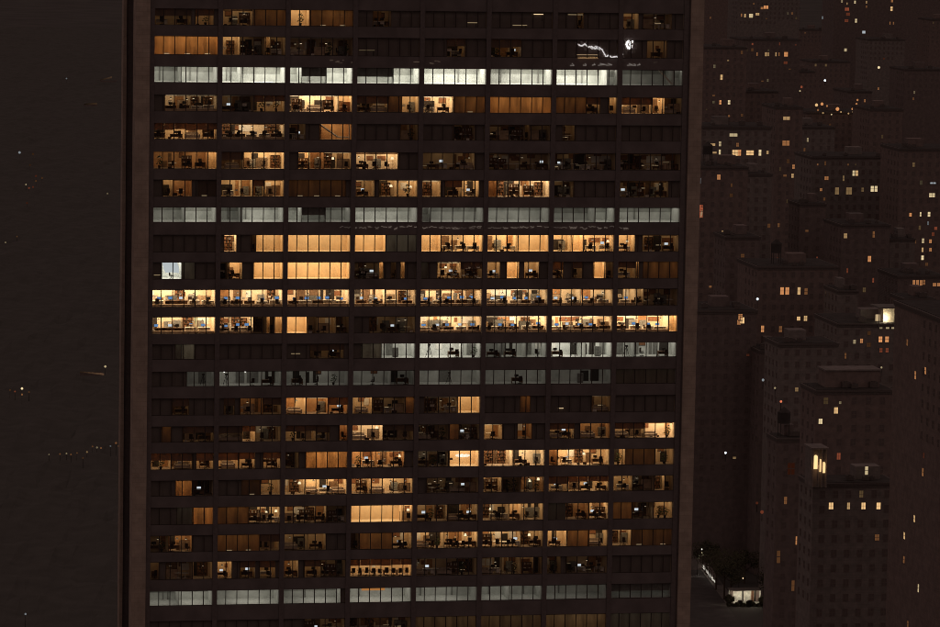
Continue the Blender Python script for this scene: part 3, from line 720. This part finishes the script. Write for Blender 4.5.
bt = building("apartment_tower", "dim stepped tower with two small amber windows above the lit loggia", 816, 893, 392, 965, [(836,410,'a',.9,1,1.1),(820.5,421,'y',.9,1,.9)], 14, 0, setback=(826, 880, 371))
e, ox, oy, hw, Z = fb
# glowing loggia: lit arches on the setback at the block's west corner
lg = empty("lit_loggia", (0,0,0), "small roof loggia with brightly glowing yellow arches on the stone block's corner", "roof loggia")
yl = CAM.y + 893
for (a, b_, t, u, s) in ((813.5,817.8,455,469,1.25),(818.8,821.5,459,472,.9),(822,825.6,462,473,1.1)):
    p, q = at_y(a, u, yl), at_y(b_, t, yl)
    m = MB(); cx = (p.x+q.x)/2; w = (q.x-p.x)/2; n0 = len(m.v); pts = [(p.x, p.z),(q.x, p.z)]
    for k in range(7):
        an = math.pi*k/6; pts.append((cx + w*math.cos(an), q.z - w + w*math.sin(an)))
    m.v = [(x, yl, z) for x, z in pts] + [(x, yl+.1, z) for x, z in pts]; n = len(pts)
    m.f = [list(range(n)), list(range(n, 2*n))[::-1]] + [[k, k+n, (k+1)%n+n, (k+1)%n] for k in range(n)]; m.m = [0]*len(m.f)
    m.build("arch", emit((1,.66,.30), s), lg)
p, q = at_y(811.5, 476, yl+.2), at_y(827, 449, yl+.2)
MB().box(p.x, q.x, yl+.2, yl+6, Z+.7, q.z).build("wall", BR[1], lg)
MB().box(p.x-.3, q.x+.3, yl-.5, yl+6.3, q.z, q.z+.4).build("cornice", BR[1], lg)
for px in (812.6, 818.3, 821.7, 826.2):
    a_ = at_y(px, 470, yl); MB().lathe([(.22, Z+.7),(.18, Z+1),(.17, q.z-.4),(.25, q.z-.004)], 8, 0, a_.x, yl-.25).build("column", BR[1], lg)
ll = bpy.data.lights.new("loggia_fill", 'POINT'); ll.energy = 45; ll.color = (1,.55,.25); ll.shadow_soft_size = .2  # unseen fill added to light the wall around the arches
lo_ = bpy.data.objects.new("loggia_fill", ll); a_ = at_y(818, 466, yl); lo_.location = (a_.x, yl-1.4, a_.z); COL.objects.link(lo_); lo_.parent = lg
building("apartment_block", "tall block at the photo's right edge with slanting amber windows on its side", 945, 1010, 322, 830, [], 38, 0,
  [(907.5,342.5,'o',.3,1.2,1.2),(915.5,376,'o',.55,1.2,1.5),(925.5,371,'o',.6,1.2,1.3),(923,473,'o',.4,1.2,1.5),(914.5,519,'a',.8,1.2,1.3),(904.5,536,'a',.9,1.2,1.3),(904,560,'o',.35,1.2,1.3),(918.5,589,'y',1.1,1,1.5),(908,624,'o',.2,1,1.2),(924,455,'r',.12,1,1)])
tb = building("apartment_block", "block crowned by a brightly lit cream roof terrace", 838, 912, 325, 1150, [(880.5,339,'o',.9,1.1,1.2),(887,339,'o',.8,1.1,1.2),(854.5,341.5,'y',.4,.8,.8),(861.5,340.5,'o',.6,.9,.9),(881,327,'y',.3,.9,.7),(887.5,327,'y',.5,1,.7),(893,327,'y',.45,1,.7),(881,350,'r',.18,.9,.9),(887,350,'r',.2,.9,.9)], 26, 1)
yt = CAM.y + 1152
tp = empty("terrace_pavilion", (0,0,0), "cream roof pavilion glowing under a flat canopy", "pavilion")
p, q = at_y(883, 322, yt), at_y(896, 307.5, yt)
MB().box(p.x, q.x, yt, yt+5, p.z, q.z).build("wall", mat("cream_render", (.7,.6,.45), .8), tp)
c0, c1 = at_y(876, 307, yt), at_y(911, 306, yt)
MB().box(c0.x, c1.x, yt-3, yt+6, q.z+.02, q.z+.45).build("canopy", PAVE, tp)
p2, q2 = at_y(875.5, 321, yt), at_y(880.5, 314.5, yt)
tag(MB().box(p2.x, q2.x, yt, yt+.2, p2.z, q2.z).build("window", emit((1,.72,.4), .5), tp), "lit window")
a_ = at_y(884.6, 318, yt); MB().lathe([(.05,a_.z-.5),(.45,a_.z-.3),(.45,a_.z+.3),(.05,a_.z+.5)], 10, 0, a_.x, yt-1.2).build("lamp", emit((1,.88,.62), 40), tp)
for px in (877, 909.5):
    a_ = at_y(px, 312, yt); MB().box(a_.x-.12, a_.x+.12, yt-2.7, yt-2.46, p.z-1.5, q.z+.02).build("post", PAVE, tp)
building("apartment_tower", "tower by the right edge with pairs of bright windows stacked in its upper floors", 900, 960, 150, 1500, [(910.5,214.5,'o',.7),(920.5,214,'y',.9,.6,1.2),(929,214,'y',1.0,1,1.3),(928,223,'c',.15,.6,1),(923,240.5,'y',.7,.8,1.3),(930.5,241,'o',.6),(922.5,249.5,'a',.6,.8,1.2),(930.5,249.5,'o',.45),(922.5,257.5,'y',1.1,1,1.2),(904.5,241.5,'o',.16),(915,241.5,'o',.12),(932,195,'y',.8,2.3,1.1),(933,183,'c',.55,2.4,.4),(904,258,'r',.1),(933,234,'r',.15)], 26, 0)
building("apartment_block", "low block before the right tower with a glowing orange strip of lattice windows", 898, 945, 277, 1330, [(914,282.5,'o',.5,.9,1.4),(917.5,282.5,'o',.5,.9,1.4),(921,282.5,'o',.45,.9,1.3),(924,282,'o',.3,.7,1.2),(934.5,284.5,'o',.4,1.2,.8),(938.5,284.5,'o',.5,1,.8)], 24, 2)
building("apartment_block", "wide mid distance block with four orange windows on one floor", 758, 838, 268, 1250, [(782,290.5,'o',.75,1.2,1.7),(787.2,290.5,'o',.8,1.2,1.7),(799,290.5,'a',.8,1,1.7),(806,291,'o',.18,1,1.5),(798.5,318.3,'a',.9,1.1,.9),(805.5,318,'a',.7,1.1,1.2),(762.5,328.5,'o',.7,1,1.5),(780.5,328.8,'o',.2,1,1.4)], 26, 0, tank=True)
building("apartment_block", "block close to the tower with a long bright row of windows high up", 698, 771, 128, 1500, [(733.5,134.8,'y',.6,3.2,.8),(712,144.5,'a',.6,2.6,.6),(720,143.5,'y',.6,.8,1.3),(737.5,144.5,'o',.22),(712.5,152.5,'a',.45,3.2,.5),(719.7,152,'y',.8,.8,1.5),(735,152.5,'a',.95,2.2,1.6),(739.5,152.3,'o',.8,1.2,1.6),(750,152.5,'a',1.0,3,1.3),(760,152.3,'y',1.0,1,1.6),(767.5,152.3,'a',.5,.9,.9)], 26, 1)
building("apartment_tower", "distant tower with a single amber window above a pair", 703, 747, 48, 1950, [(721.5,77,'a',.75,1.2,1.8),(720.3,102,'o',.85,1,1.5),(729,102,'y',.85,1.2,1.5),(742,115,'o',.1)], 30, 0)
building("apartment_tower", "distant tower with a broken row of dim orange windows near its roof", 743, 800, 40, 2250, [(757,54,'o',.3,.8,1.4),(766,54,'a',.5,1.2,1.6),(768.5,54,'a',.4,.8,1.5),(776,54,'a',.5,.8,1.6),(779,54,'o',.3,.7,1.4),(786,54,'o',.75,2.2,1.8),(785.5,62.5,'r',.14,2.2,1)], 30, 2)
building("apartment_block", "slim block with two wide glowing windows one above the other", 776, 803, 108, 1700, [(786.5,118,'a',.5,3,1),(786,142.8,'o',.35,3.2,1.5),(793.5,166.5,'o',.5,1,1.3),(797.5,166.2,'y',.9,1.4,1.3),(785,175.5,'o',.16,1.5,.6),(792.5,175.5,'a',.6,1,1.2),(797,175.5,'y',1.0,1.8,1.4),(798,181,'o',.2,1,.7)], 24, 0)
building("apartment_tower", "far tower with a speckle of small lights near the top edge", 835, 905, -25, 3000, [(842,1,'y',.35,1.2,1.6),(855,2,'y',.9,1.2,1.6),(866.5,2,'a',.5,.8,1.4),(847,3.5,'a',.35,1,1.2),(847,9,'r',.3,3.2,1.6),(848,14,'r',.14,3,1.6),(846.5,20.5,'r',.16,3,1.5),(856,20.5,'y',.9,1.4,2),(863.8,32,'c',.6,2.4,1.4),(866.5,6.5,'o',.25,.8,1.2),(891.5,8.5,'a',.9,1.8,2.4),(892,1,'o',.4,1.5,1.2),(890,23,'o',.3,.9,1.6),(893.5,23,'o',.25,.9,1.4),(822.5,17.5,'c',.2,1,1.5),(845.5,49.8,'y',.65,2,1.6)], 34, 2, cap=90)
building("apartment_block", "far block with three small windows in one line by the top edge", 738, 800, -4, 2900, [(741.5,15,'o',.4,.9,1.6),(745,15.5,'a',.7,1.2,1.8),(751,15.5,'y',.8,3,2),(757.5,14,'a',.6,2.8,1.2),(766,7,'o',.8,3.6,1.6),(762,8,'o',.4,2,1.2),(766,38,'o',.12)], 30, 1)
ob = building("apartment_block", "block with warm lamps scattered along its roof terrace", 806, 868, 113, 1900, [(830,125,'o',.06)], 26, 0)
building("apartment_block", "block with two white hot windows and dim lattice windows below", 812, 892, 158, 1550, [(853.7,172.8,'y',.8,1,1.5),(856.8,172.8,'a',.8,1,1.5),(826.5,178,'o',.35,1.6,1),(843.5,178,'a',.2,.7,1.5),(821,189.5,'o',.4,.9,.8),(837,190.5,'a',.22,1.6,2),(849,190.5,'a',.22,2.4,2),(872.2,188.5,'y',1.0,1.2,1.6),(876,188.5,'y',.9,1.2,1.6),(881.5,191,'o',.5,1.2,1.4)], 26, 1)
building("apartment_block", "dark block with one crooked orange window low on its wall", 842, 890, 226, 1400, [(845.5,235.5,'a',.4,1.2,1.2),(873.7,234,'o',.2,.8,1.6),(869.5,258.5,'o',.7,1.2,1.5)], 24, 2)
building("apartment_block", "narrow block hugging the tower edge with a red and white window pair", 697, 748, 168, 1350, [(701.2,210.5,'r',.4,1.2,3.2),(701.5,213.5,'y',.5,.7,1.8),(718.8,176.8,'o',.5,1.2,1.2),(699.5,180.5,'c',.45,.8,1.4),(723,232.5,'a',.4,1,1),(735,233.3,'y',1.0,1,1.6),(726.2,262,'c',.5,.8,1),(769,225.5,'o',.1)], 24, 0, tank=True)
building("apartment_block", "dark brick block with a warm lit chimney corner on its left", 697, 757, 312, 1180, [(740.5,315,'o',.5,1.3,2),(742.2,320,'a',1.2,1.3,1.3),(739,322,'o',.4,1.2,1)], 24, 2)
building("apartment_block", "low dark block with faint small windows near the street", 695, 765, 402, 1330, [(700,419,'o',.4,1.1,1.5),(714,428.5,'y',.3,.6,1.6),(736,421,'o',.08,2,2.5),(738.5,426,'o',.07)], 30, 0)
building("apartment_block", "narrow dark block with dim slit windows beside the stone block", 777, 808, 440, 1040, [(801.3,478.5,'y',.85,.6,1.7),(791,468,'r',.03,2.0,2.2),(797,540,'o',.55,.8,1.6),(785.5,500,'o',.2,.8,1.4),(778.5,556,'o',.1,.9,2.4),(793,585,'o',.12,.8,2)], 10, 2, tank=True)
building("apartment_block", "broad dark block low in the right with no bright windows", 779, 838, 345, 1120, [], 16, 1)

rr = random.Random(21)
FILL = [(692,735,-12,3600),(725,768,20,4200),(765,800,8,3900),(795,830,30,3300),(812,850,62,2600),(868,905,40,2700),(898,950,-20,3500),(905,948,70,2200),(930,960,20,2900),(780,815,72,2500),(740,778,92,2000),(800,835,128,1800),(870,903,110,1850),(848,872,92,2150),(742,772,175,1440),(800,826,205,1450),(890,915,240,1420),(726,760,238,1300),(838,858,292,1220),(760,790,352,1170),(905,935,300,1200),(690,725,215,1420)]
FILL.sort(key=lambda f: (f[2] >= 60, f[0]))
NFAR = sum(1 for f in FILL if f[2] < 60)
for i, (fx0, fx1, ft, fd) in enumerate(FILL):
    lit = []
    for k in range(rr.choice((0,1,1,2,3)) if fd > 1500 else rr.choice((0,0,1))):
        big = fd/1000
        lit.append((rr.uniform(fx0+3, fx1-3), ft + rr.uniform(8, 60), rr.choice('aooyr'), round(rr.uniform(.12,.4),2), rr.uniform(.7,1.1), rr.uniform(.9,1.3)))
    n_ = len(lit)
    building("apartment_tower" if fd > 2000 else "apartment_block", f"{ORD[i+1 if ft < 60 else i+1-NFAR]} {'plain dark tower far off under the top edge' if ft < 60 else 'plain dark mid distance block'}, counting away from the office tower", fx0, fx1, ft, fd, lit, 16 if fd < 1500 else 30, i%3, cap=30)
# lamps: terrace lamps, street lamps
LM = MB().lathe([(.02,-.5),(.35,-.35),(.5,0),(.35,.35),(.02,.5)], 10)
def lamp(px, py, dist, col, s, size, label, group, z=None):
    p = at_y(px, py, CAM.y + dist) if z is None else at_z(px, py, z)
    e = empty("lamp", (p.x, p.y, p.z), label, "lamp", group)
    m = MB(); m.lathe([(.02,-.5*size),(.35*size,-.35*size),(.5*size,0),(.35*size,.35*size),(.02,.5*size)], 10)
    m.build("globe", emit(col, s), e)
    h = p.z if z is not None else 2.4
    MB().bar((0,0,-h),(0,0,-.5*size),.09).build("post", DARK, e)
    return e
TL = 1
for px, py, code, s, sz in ((816.5,105,'a',1.0,2.2),(822,104,'o',.8,2.2),(818,110,'o',.3,1.5),(823,113,'a',.4,1.4),(827,106,'o',.5,1.4),(831.5,114.5,'y',.9,1.0),(837.5,109,'o',.9,2.6),(841,112,'a',.5,1.2),(848.5,113.5,'a',.6,1.2),(852.5,109,'o',.7,1.6),(855,107,'o',.9,1.8),(857.5,100,'o',.5,1.6),(856.5,104,'o',.5,1.6),(853,112,'a',.6,1.2),(800,91,'y',.6,1.2),(825,80.5,'c',2.2,1.6),(878.8,67.5,'y',1.2,1.8),(801.5,87,'r',.3,1.8)):
    lamp(px, py, 1897, PAL[code], s*.75, sz*.72, "small warm lamp among the roof terrace lights" if py > 90 else "single bright lamp high above the lit roof terrace", "roof terrace lamps")
for px, py, code, s, sz in ((757.5,299,'c',1.0,1.2),(763,380,'c',.25,1.2),(775,388,'y',.3,.9),(781,401.5,'r',.7,1.1),(725.5,452.8,'c',2.0,1.0),(881.5,367.5,'y',.3,.9),(868,429,'c',.25,1.5),(829,475.5,'y',.4,.8),(843,475.5,'o',.4,.7),(896,470,'o',.3,.8),(729,105+11,'o',.15,1),(757,503,'r',.06,1.2),(762,512,'r',.13,1.6)):
    lamp(px, py, 1020, PAL[code], s, sz*.62, "lone small lamp between the dark roofs", "lone lamps among the roofs")

# street in the lower right: lit pavement, shop fronts, trees
g0, g1 = at_z(696, 556), at_z(716, 583)
d = (g1-g0).normalized(); nrm = Vector((-d.y, d.x, 0))
m = MB(); w = 1.7
pts = [g0 - d*60 - nrm*w, g1 + d*40 - nrm*w, g1 + d*40 + nrm*w, g0 - d*60 + nrm*w]
m.quad(*[(p.x, p.y, .13) for p in pts]); o = m.build("pavement", PAVE); tag(o, kind="structure")
m = MB(); pts = [g0 - d*400 - nrm*w, g1 + d*120 - nrm*w, g1 + d*120 - nrm*(w+14), g0 - d*400 - nrm*(w+14)]
m.quad(*[(p.x, p.y, .012) for p in pts]); tag(m.build("road", ROAD), kind="structure")
def street_lamp(px, py, s, label, r=.3, watts=0, col=(1,.95,.82), h=8.0):
    p = at_z(px, py, h)
    e = empty("street_lamp", (p.x, p.y, 0), label, "street lamp", "street lamps")
    b = MB(); b.lathe([(.2,0),(.12,.6),(.08,h-.5),(.06,h)], 8); b.bar((0,0,h),(1.2,0,h+.3),.05); b.build("post", DARK, e)
    MB().lathe([(.05,h-.35),(r,h-.2),(r,h),(.05,h+.15)], 10, 0, 1.2, 0).build("lamp_head", emit(col, s), e)
    if watts:
        l = bpy.data.lights.new("street_light", 'SPOT'); l.spot_size = R(75); l.spot_blend = .5; l.energy = watts; l.color = col; l.shadow_soft_size = .3
        lo = bpy.data.objects.new("street_light", l); lo.location = (1.2, 0, h-.9); COL.objects.link(lo); lo.parent = e
    return e
street_lamp(693.8, 531, 1.6, "small white street lamp hugging the tower's east edge, upper one", .25, 300)
street_lamp(698, 549, .9, "faint white street lamp above the slanting shop front, lower one", .2, 300)
sf = empty("shop_front", (0,0,0), "slanting white lit shop front running towards the glowing frontage", "shop front")
h0, h1 = at_z(696.5, 562.5), at_z(715.5, 585.5)
dd = (h1-h0); NP = 9; rr = random.Random(4)
nn = Vector((dd.y, -dd.x, 0)).normalized()
if nn.x > 0: nn = -nn
for k in range(NP):
    q0, q1 = h0 + dd*((k+.04)/NP), h0 + dd*((k+.96)/NP)
    m = MB(); hb, ht = .35 + rr.uniform(0,.3), 2.0 - .9*k/NP
    m.quad((q0.x,q0.y,hb),(q1.x,q1.y,hb),(q1.x,q1.y,ht),(q0.x,q0.y,ht))
    m.build("shop_window", emit((1,.93,.80), round(rr.uniform(.35,.95)*(1-.35*k/NP),2)), sf)
    m = MB().bar((q1+dd*.04/NP) + Vector((0,0,0)), (q1+dd*.04/NP) + Vector((0,0,2.4)), .12); m.build("post", DARK, sf)
m = MB(); o0 = h0 - nn*.3; o1 = h1 - nn*.3
m.v = [tuple(o0), tuple(o1), tuple(o1-nn*.3), tuple(o0-nn*.3)]; m.v += [(x,y,3.2) for x,y,z in m.v]
m.f = [[0,1,5,4],[1,2,6,5],[2,3,7,6],[3,0,4,7],[4,5,6,7]]; m.m = [0]*5
m.build("wall", BR[2], sf)
sh = empty("street_frontage", (0,0,0), "white glowing shop frontage on the dark street, simplified to a roofed box", "shelter")  # street-level shop frontage, simplified to an open shelter shape
ps = at_z(746, 606); ys = ps.y
pa, pb = at_y(731, 606, ys), at_y(763, 606, ys); zh = at_y(746, 590.5, ys).z
MB().box(pa.x, pb.x, ys+3, ys+3.2, 0, zh).build("back_wall", mat("white_panel", (.75,.74,.68), .7, var=.35, scale=.8), sh)
MB().box(pa.x-.3, pb.x+.3, ys-.5, ys+3.5, zh, zh+.25).build("roof", PAVE, sh)
for k in range(3):
    x = pa.x + (pb.x-pa.x)*(k+.5)/3; MB().box(x-1.1, x+1.1, ys+.8, ys+1.2, zh-.06, zh-.004).build("ceiling_light", emit((1,.88,.66), 24), sh)
for k in range(4):
    x = pa.x + .1 + (pb.x-pa.x-.2)*k/3; MB().box(x-.06, x+.06, ys-.1, ys+.02, 0, zh).build("post", DARK, sh)
for fx, fw, mt in ((.08,.5,BR[0]),(.74,.35,REDW),(.82,.3,DARK),(.9,.45,BR[0]),(.45,.12,DARK)):
    x = pa.x + (pb.x-pa.x)*fx; MB().box(x-fw, x+fw, ys+2.93, ys+2.997, .8, zh-.5).build("poster", mt, sh)
for fx in (.3, .62):
    x = pa.x + (pb.x-pa.x)*fx; MB().box(x-.7, x+.7, ys+.3, ys+1.1, .012, 1.25).box(x-.5, x+.5, ys+.35, ys+1.05, 1.25, 1.6).build("kiosk", DARK, sh)
# trees
TRUNK = mat("bark", (.12,.09,.07), .9, .1, var=.3, scale=4)
FOL = mat("foliage", (.10,.095,.06), .8, .1, var=.45, scale=.9)
def tree_meshes(seed, h):
    rr = random.Random(seed)
    t = MB(); t.lathe([(.32,0),(.24,h*.2),(.17,h*.5),(.05,h*.85)], 8)
    tips = []
    for k in range(9):
        a = rr.uniform(0,6.28); z = h*rr.uniform(.3,.6); q = Vector((math.cos(a)*h*.27, math.sin(a)*h*.27, z+h*.22)); t.bar((0,0,z), q, .11, 0, .03); tips.append(q)
    tips += [Vector((0,0,h*.85)), Vector((0,0,h*.65))]
    c = MB()
    for q in tips:
        rad = h*rr.uniform(.13,.2)
        for k in range(150):
            v = Vector((rr.gauss(0,1), rr.gauss(0,1), rr.gauss(0,.8))); v = v.normalized()*rad*rr.uniform(.35,1.1)
            p = q+v; u = Vector((rr.uniform(-1,1), rr.uniform(-1,1), rr.uniform(-.6,.6))).normalized()*rr.uniform(.15,.32); w_ = u.orthogonal().normalized()*rr.uniform(.1,.2)
            c.quad(p-u, p+w_, p+u, p-w_)
    return t.mesh("trunk", TRUNK), c.mesh("crown", FOL)
TT = [tree_meshes(k, h) for k, h in ((1,13),(2,16),(3,11))]
for i, (px, py, lab) in enumerate(((738,607,"tree lit from below behind the glowing frontage, tallest of the group"),(724,600,"small tree left of the glowing frontage"),(752,589,"leafy tree just behind the glowing frontage"),(770,606,"dark tree right of the glowing frontage"),(783,598,"dark tree between the frontage and the stone block"),(706,574,"thin tree along the slanting lit pavement, upper one"),(716,590,"thin tree at the foot of the slanting lit pavement"))):
    p = at_z(px, py); 
    if i in (0,2): p = p + Vector((0, 9, 0))
    e = empty("tree", (p.x, p.y, 0), lab, "tree", "street trees by the shelter")
    for nm, me in zip(("trunk","crown"), TT[i%3]):
        o = bpy.data.objects.new(nm, me); COL.objects.link(o); o.parent = e; o.rotation_euler = (0,0,i*1.1)
SH = tree_meshes(7, 3.0)[1]
for fx, dy in ((-.06,.2),(1.0,-.4)):
    o = bpy.data.objects.new("shrub", SH); o.location = (pa.x+(pb.x-pa.x)*fx, ys-.6, -.35+dy); o.scale = (1.1,1,1.25); COL.objects.link(o)
    tag(o, "tall ragged shrub at the " + ("west" if fx < 0 else "east") + " corner of the glowing frontage", "shrub", "shrubs along the glowing shelter")
for i in range(6):
    o = bpy.data.objects.new("shrub", SH); x = pa.x - 1 + (pb.x-pa.x+1)*(i+.3)/6; o.location = (x, ys - .6 - .3*(i%2), -1.1 - .25*(i%3)); o.rotation_euler = (0,0,i*1.3); o.scale = (.8,.8,.9); COL.objects.link(o)
    tag(o, "ragged low shrub in front of the glowing frontage", "shrub", "shrubs along the glowing shelter")
street_lamp(739, 578, 1.2, "warm lamp added in the tree behind the frontage to light its leaves", .2, 500, (1,.7,.4), 6)  # lamp added to make the tree glimmer
# the park: one mass of dark woods
wd = MB(); NX, NY = 90, 190; y0, y1 = 120.0, 4200.0
from mathutils import noise
for j in range(NY+1):
    y = y0 + (y1-y0)*(j/NY)**1.35
    xl = -95 + (y+547)*.02 - 40; xr = -95 + (y+547)*.16
    for i in range(NX+1):
        x = xl + (xr-xl)*i/NX
        n = noise.noise((x*.09, y*.05, 0)) + .6*noise.noise((x*.23, y*.12, 3)); clear = noise.noise((x*.012+5, y*.004, 7))
        z = 9 + 2.2*n
        wd.v.append((x + random.uniform(-.8,.8), y + random.uniform(-2,2), max(.2, z)))
for j in range(NY):
    for i in range(NX):
        a = j*(NX+1)+i; wd.f.append([a, a+1, a+NX+2, a+NX+1]); wd.m.append(0)
PARK = mat("park_foliage", (.115,.11,.10), .95, .05, var=.12, scale=.12)
o = wd.build("park_woods", PARK); tag(o, "dark mass of park trees beyond the tower", "woods", kind="stuff")
def park_lamp(px, py, col, s, size, label, grp="lamps in the dark park"):
    p = at_z(px, py, 12.0)
    e = empty("park_lamp", (p.x, p.y, 0), label, "lamp", grp)
    MB().lathe([(.2,0),(.12,1),(.05,12-.5*size)], 8).build("post", DARK, e)
    MB().lathe([(.03,12-.5*size),(.4*size,12-.3*size),(.5*size,12),(.3*size,12+.4*size),(.03,12+.5*size)], 10).build("globe", emit(col, s), e)
    return p
for px, py, code, s, sz in ((19.5,152.5,'c',.5,2.4),(26,184.5,'y',.6,1.3),(33,154,'o',.08,1.8),(30,165,'o',.07,1.6),(36,176,'r',.12,1.8),(42,178,'o',.12,1.6),(29,188,'r',.25,1.6),(33,187,'r',.15,1.6),(36,181,'o',.14,1.6),(27,203,'r',.08,1.6)):
    park_lamp(px, py, PAL[code], s*.45, sz*.75, "small dim light in the upper left cluster of the park")
for px, py, code, s, sz, lab in ((66.5,78.5,'c',.3,1.9,"tiny pale light alone near the park's far end"),(107.5,193.5,'y',.25,1.4,"faint light close beside the tower's upper west edge"),(5.5,242.5,'y',.3,1.2,"left one of two faint lights at the photo's edge"),(17,236.5,'o',.2,1.0,"right one of two faint lights at the photo's edge"),(105.3,366.5,'y',.9,1.3,"lamp at the head of the glowing streak"),(22,388.5,'y',2.0,1.3,"brightest white lamp in the left park cluster"),(15,391.5,'r',.3,.9,"small red light left of the bright park lamp"),(22,394.5,'o',.4,1.0,"small orange light under the bright park lamp"),(25.5,614,'c',.4,.8,"tiny lone light in the bottom left dark"),(10,390,'o',.12,.9,"faint orange light at the far left of the park cluster"),(29,392,'o',.15,.9,"faint orange light right of the bright park lamp")):
    park_lamp(px, py, PAL[code], s*.45, sz*.75, lab, None)
for px, py, code, s, sz in ((49,454.5,'y',.3,.7),(60,454,'o',.25,.8),(66.5,453.5,'y',.4,.8),(71,454.5,'o',.25,.8),(77,453,'o',.2,.7),(87,452,'a',.35,.9),(92.5,446.5,'o',.2,.8),(97,447.5,'y',.35,.9),(101,448,'o',.3,.9),(110.5,446,'c',.2,.8),(116,443,'o',.3,1.0),(119,446,'o',.35,1.0),(83,458,'o',.12,.8)):
    park_lamp(px, py, PAL[code], s*.45, sz*.75, "tiny lamp in the row of lights along the park path")
for pa_, pb_, s, lab, hh in (((80,372.2),(104,375.2),.09,"orange streak of lamplight on the park path beside the tower",.75),((100,80.5),(112,78),.05,"upper of two faint light streaks far off in the park",1.6),((84,104.5),(97,104.5),.035,"lower of two faint light streaks far off in the park",1.6)):
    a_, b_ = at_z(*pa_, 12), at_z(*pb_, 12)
    e = empty("light_streak", (0,0,0), lab, "wall")
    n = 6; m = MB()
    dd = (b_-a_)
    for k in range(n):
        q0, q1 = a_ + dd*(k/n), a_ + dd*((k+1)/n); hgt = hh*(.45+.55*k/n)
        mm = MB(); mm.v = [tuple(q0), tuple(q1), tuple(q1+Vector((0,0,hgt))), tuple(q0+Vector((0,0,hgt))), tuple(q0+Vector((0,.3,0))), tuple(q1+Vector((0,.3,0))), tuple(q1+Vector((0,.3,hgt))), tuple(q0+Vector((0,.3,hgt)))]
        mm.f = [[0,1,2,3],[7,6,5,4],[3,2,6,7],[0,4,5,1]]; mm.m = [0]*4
        mm.build("streak_glow", emit((1,.55,.3), round(s*(.25+.75*k/(n-1)),3)), e)  # glowing panels stand in for a lamplight streak, fading along it
    MB().box(min(a_.x,b_.x), max(a_.x,b_.x), a_.y+.4, a_.y+.8, 10.5, 12).build("wall", BR[2], e)  # backing strip added behind the glow, no wall known here

# ================================================================== LIGHTS MIRRORED IN THE GLASS (an assumed block added far behind the camera)
MY = 1400.0
mb = empty("glint_block", (0, -MY, 0), "far lit office block south of the tower, seen only as glints in its glass", "building")
def mir(px, py):
    p = at_y(px, py, MY); return Vector((p.x, 0, p.z))
ql, qr = mir(300, 240), mir(680, 20)
MB().box(ql.x, qr.x, -40, -.5, 0, qr.z).build("wall", BR[2], mb)
rr = random.Random(8)
def glint(pts, r, col, s_):  # added tubes, the ripple of the reflections is put into their shape
    m = MB()
    for a_, b_ in zip(pts[:-1], pts[1:]): m.bar(mir(*a_), mir(*b_), r)
    m.build("glint_tube", emit(col, s_), mb)
glint([(578,44.5),(582,46),(585,44),(588,47),(592,46.5),(595,49),(598,46.5),(602,49.5),(604,53),(606,56.5),(609,55.5),(612,57.5),(616,56.5),(620,57.5),(623,54)], .33, (1,.97,.95), 11)
glint([(589,46),(592,49),(596,46),(600,50),(597,48.5)], .25, (1,.97,.95), 8)
glint([(629,40),(626.5,44),(628.5,48.5),(632,46.5),(630,43.5),(633,41)], .62, (1,1,.98), 22)
glint([(578,58),(598,58)], .35, (1,.6,.25), 6)
for x0_ in (570,583,592,598,606,627,632,637): glint([(x0_,65.3),(x0_+rr.uniform(3,8),65+rr.uniform(-.6,.6)),(x0_+2,63.4)], .22, (1,.9,.8), 3.2)
x_ = 340.0
while x_ < 624:
    w_ = rr.uniform(3,9); yy = 227.3 + rr.uniform(-.9,.9); a_ = rr.uniform(.8,1.8)
    nseg = max(2, int(w_/1.1)); pts = [(x_+w_*k/nseg, yy + rr.uniform(-1,1)*a_*.75) for k in range(nseg+1)]
    glint(pts, .2, (1,.80,.66), rr.uniform(.7,2.6))
    if rr.random() < .5: glint([(x_+w_*.1,yy+a_),(x_+w_*.5,yy+a_*rr.uniform(.4,1.1)),(x_+w_*.8,yy+a_*.9)], .2, (1,.78,.62), rr.uniform(.6,1.8))
    x_ += w_ + rr.uniform(.8,3)
for cx_, cy_, n_ in ((462,276,16),(470,268.5,10),(455,271,8),(345,62,10),(420,63,6),(640,63,5),(240,421,8),(428,556,14),(380,557,10),(470,551,9)):
    for k in range(n_//2):
        xx_ = cx_ + rr.uniform(-16,16); yy = cy_ + rr.uniform(-2,2); glint([(xx_,yy),(xx_+rr.uniform(1.5,6),yy+rr.uniform(-.8,.8))], .2, (1,.72,.5), rr.uniform(.5,1.6))
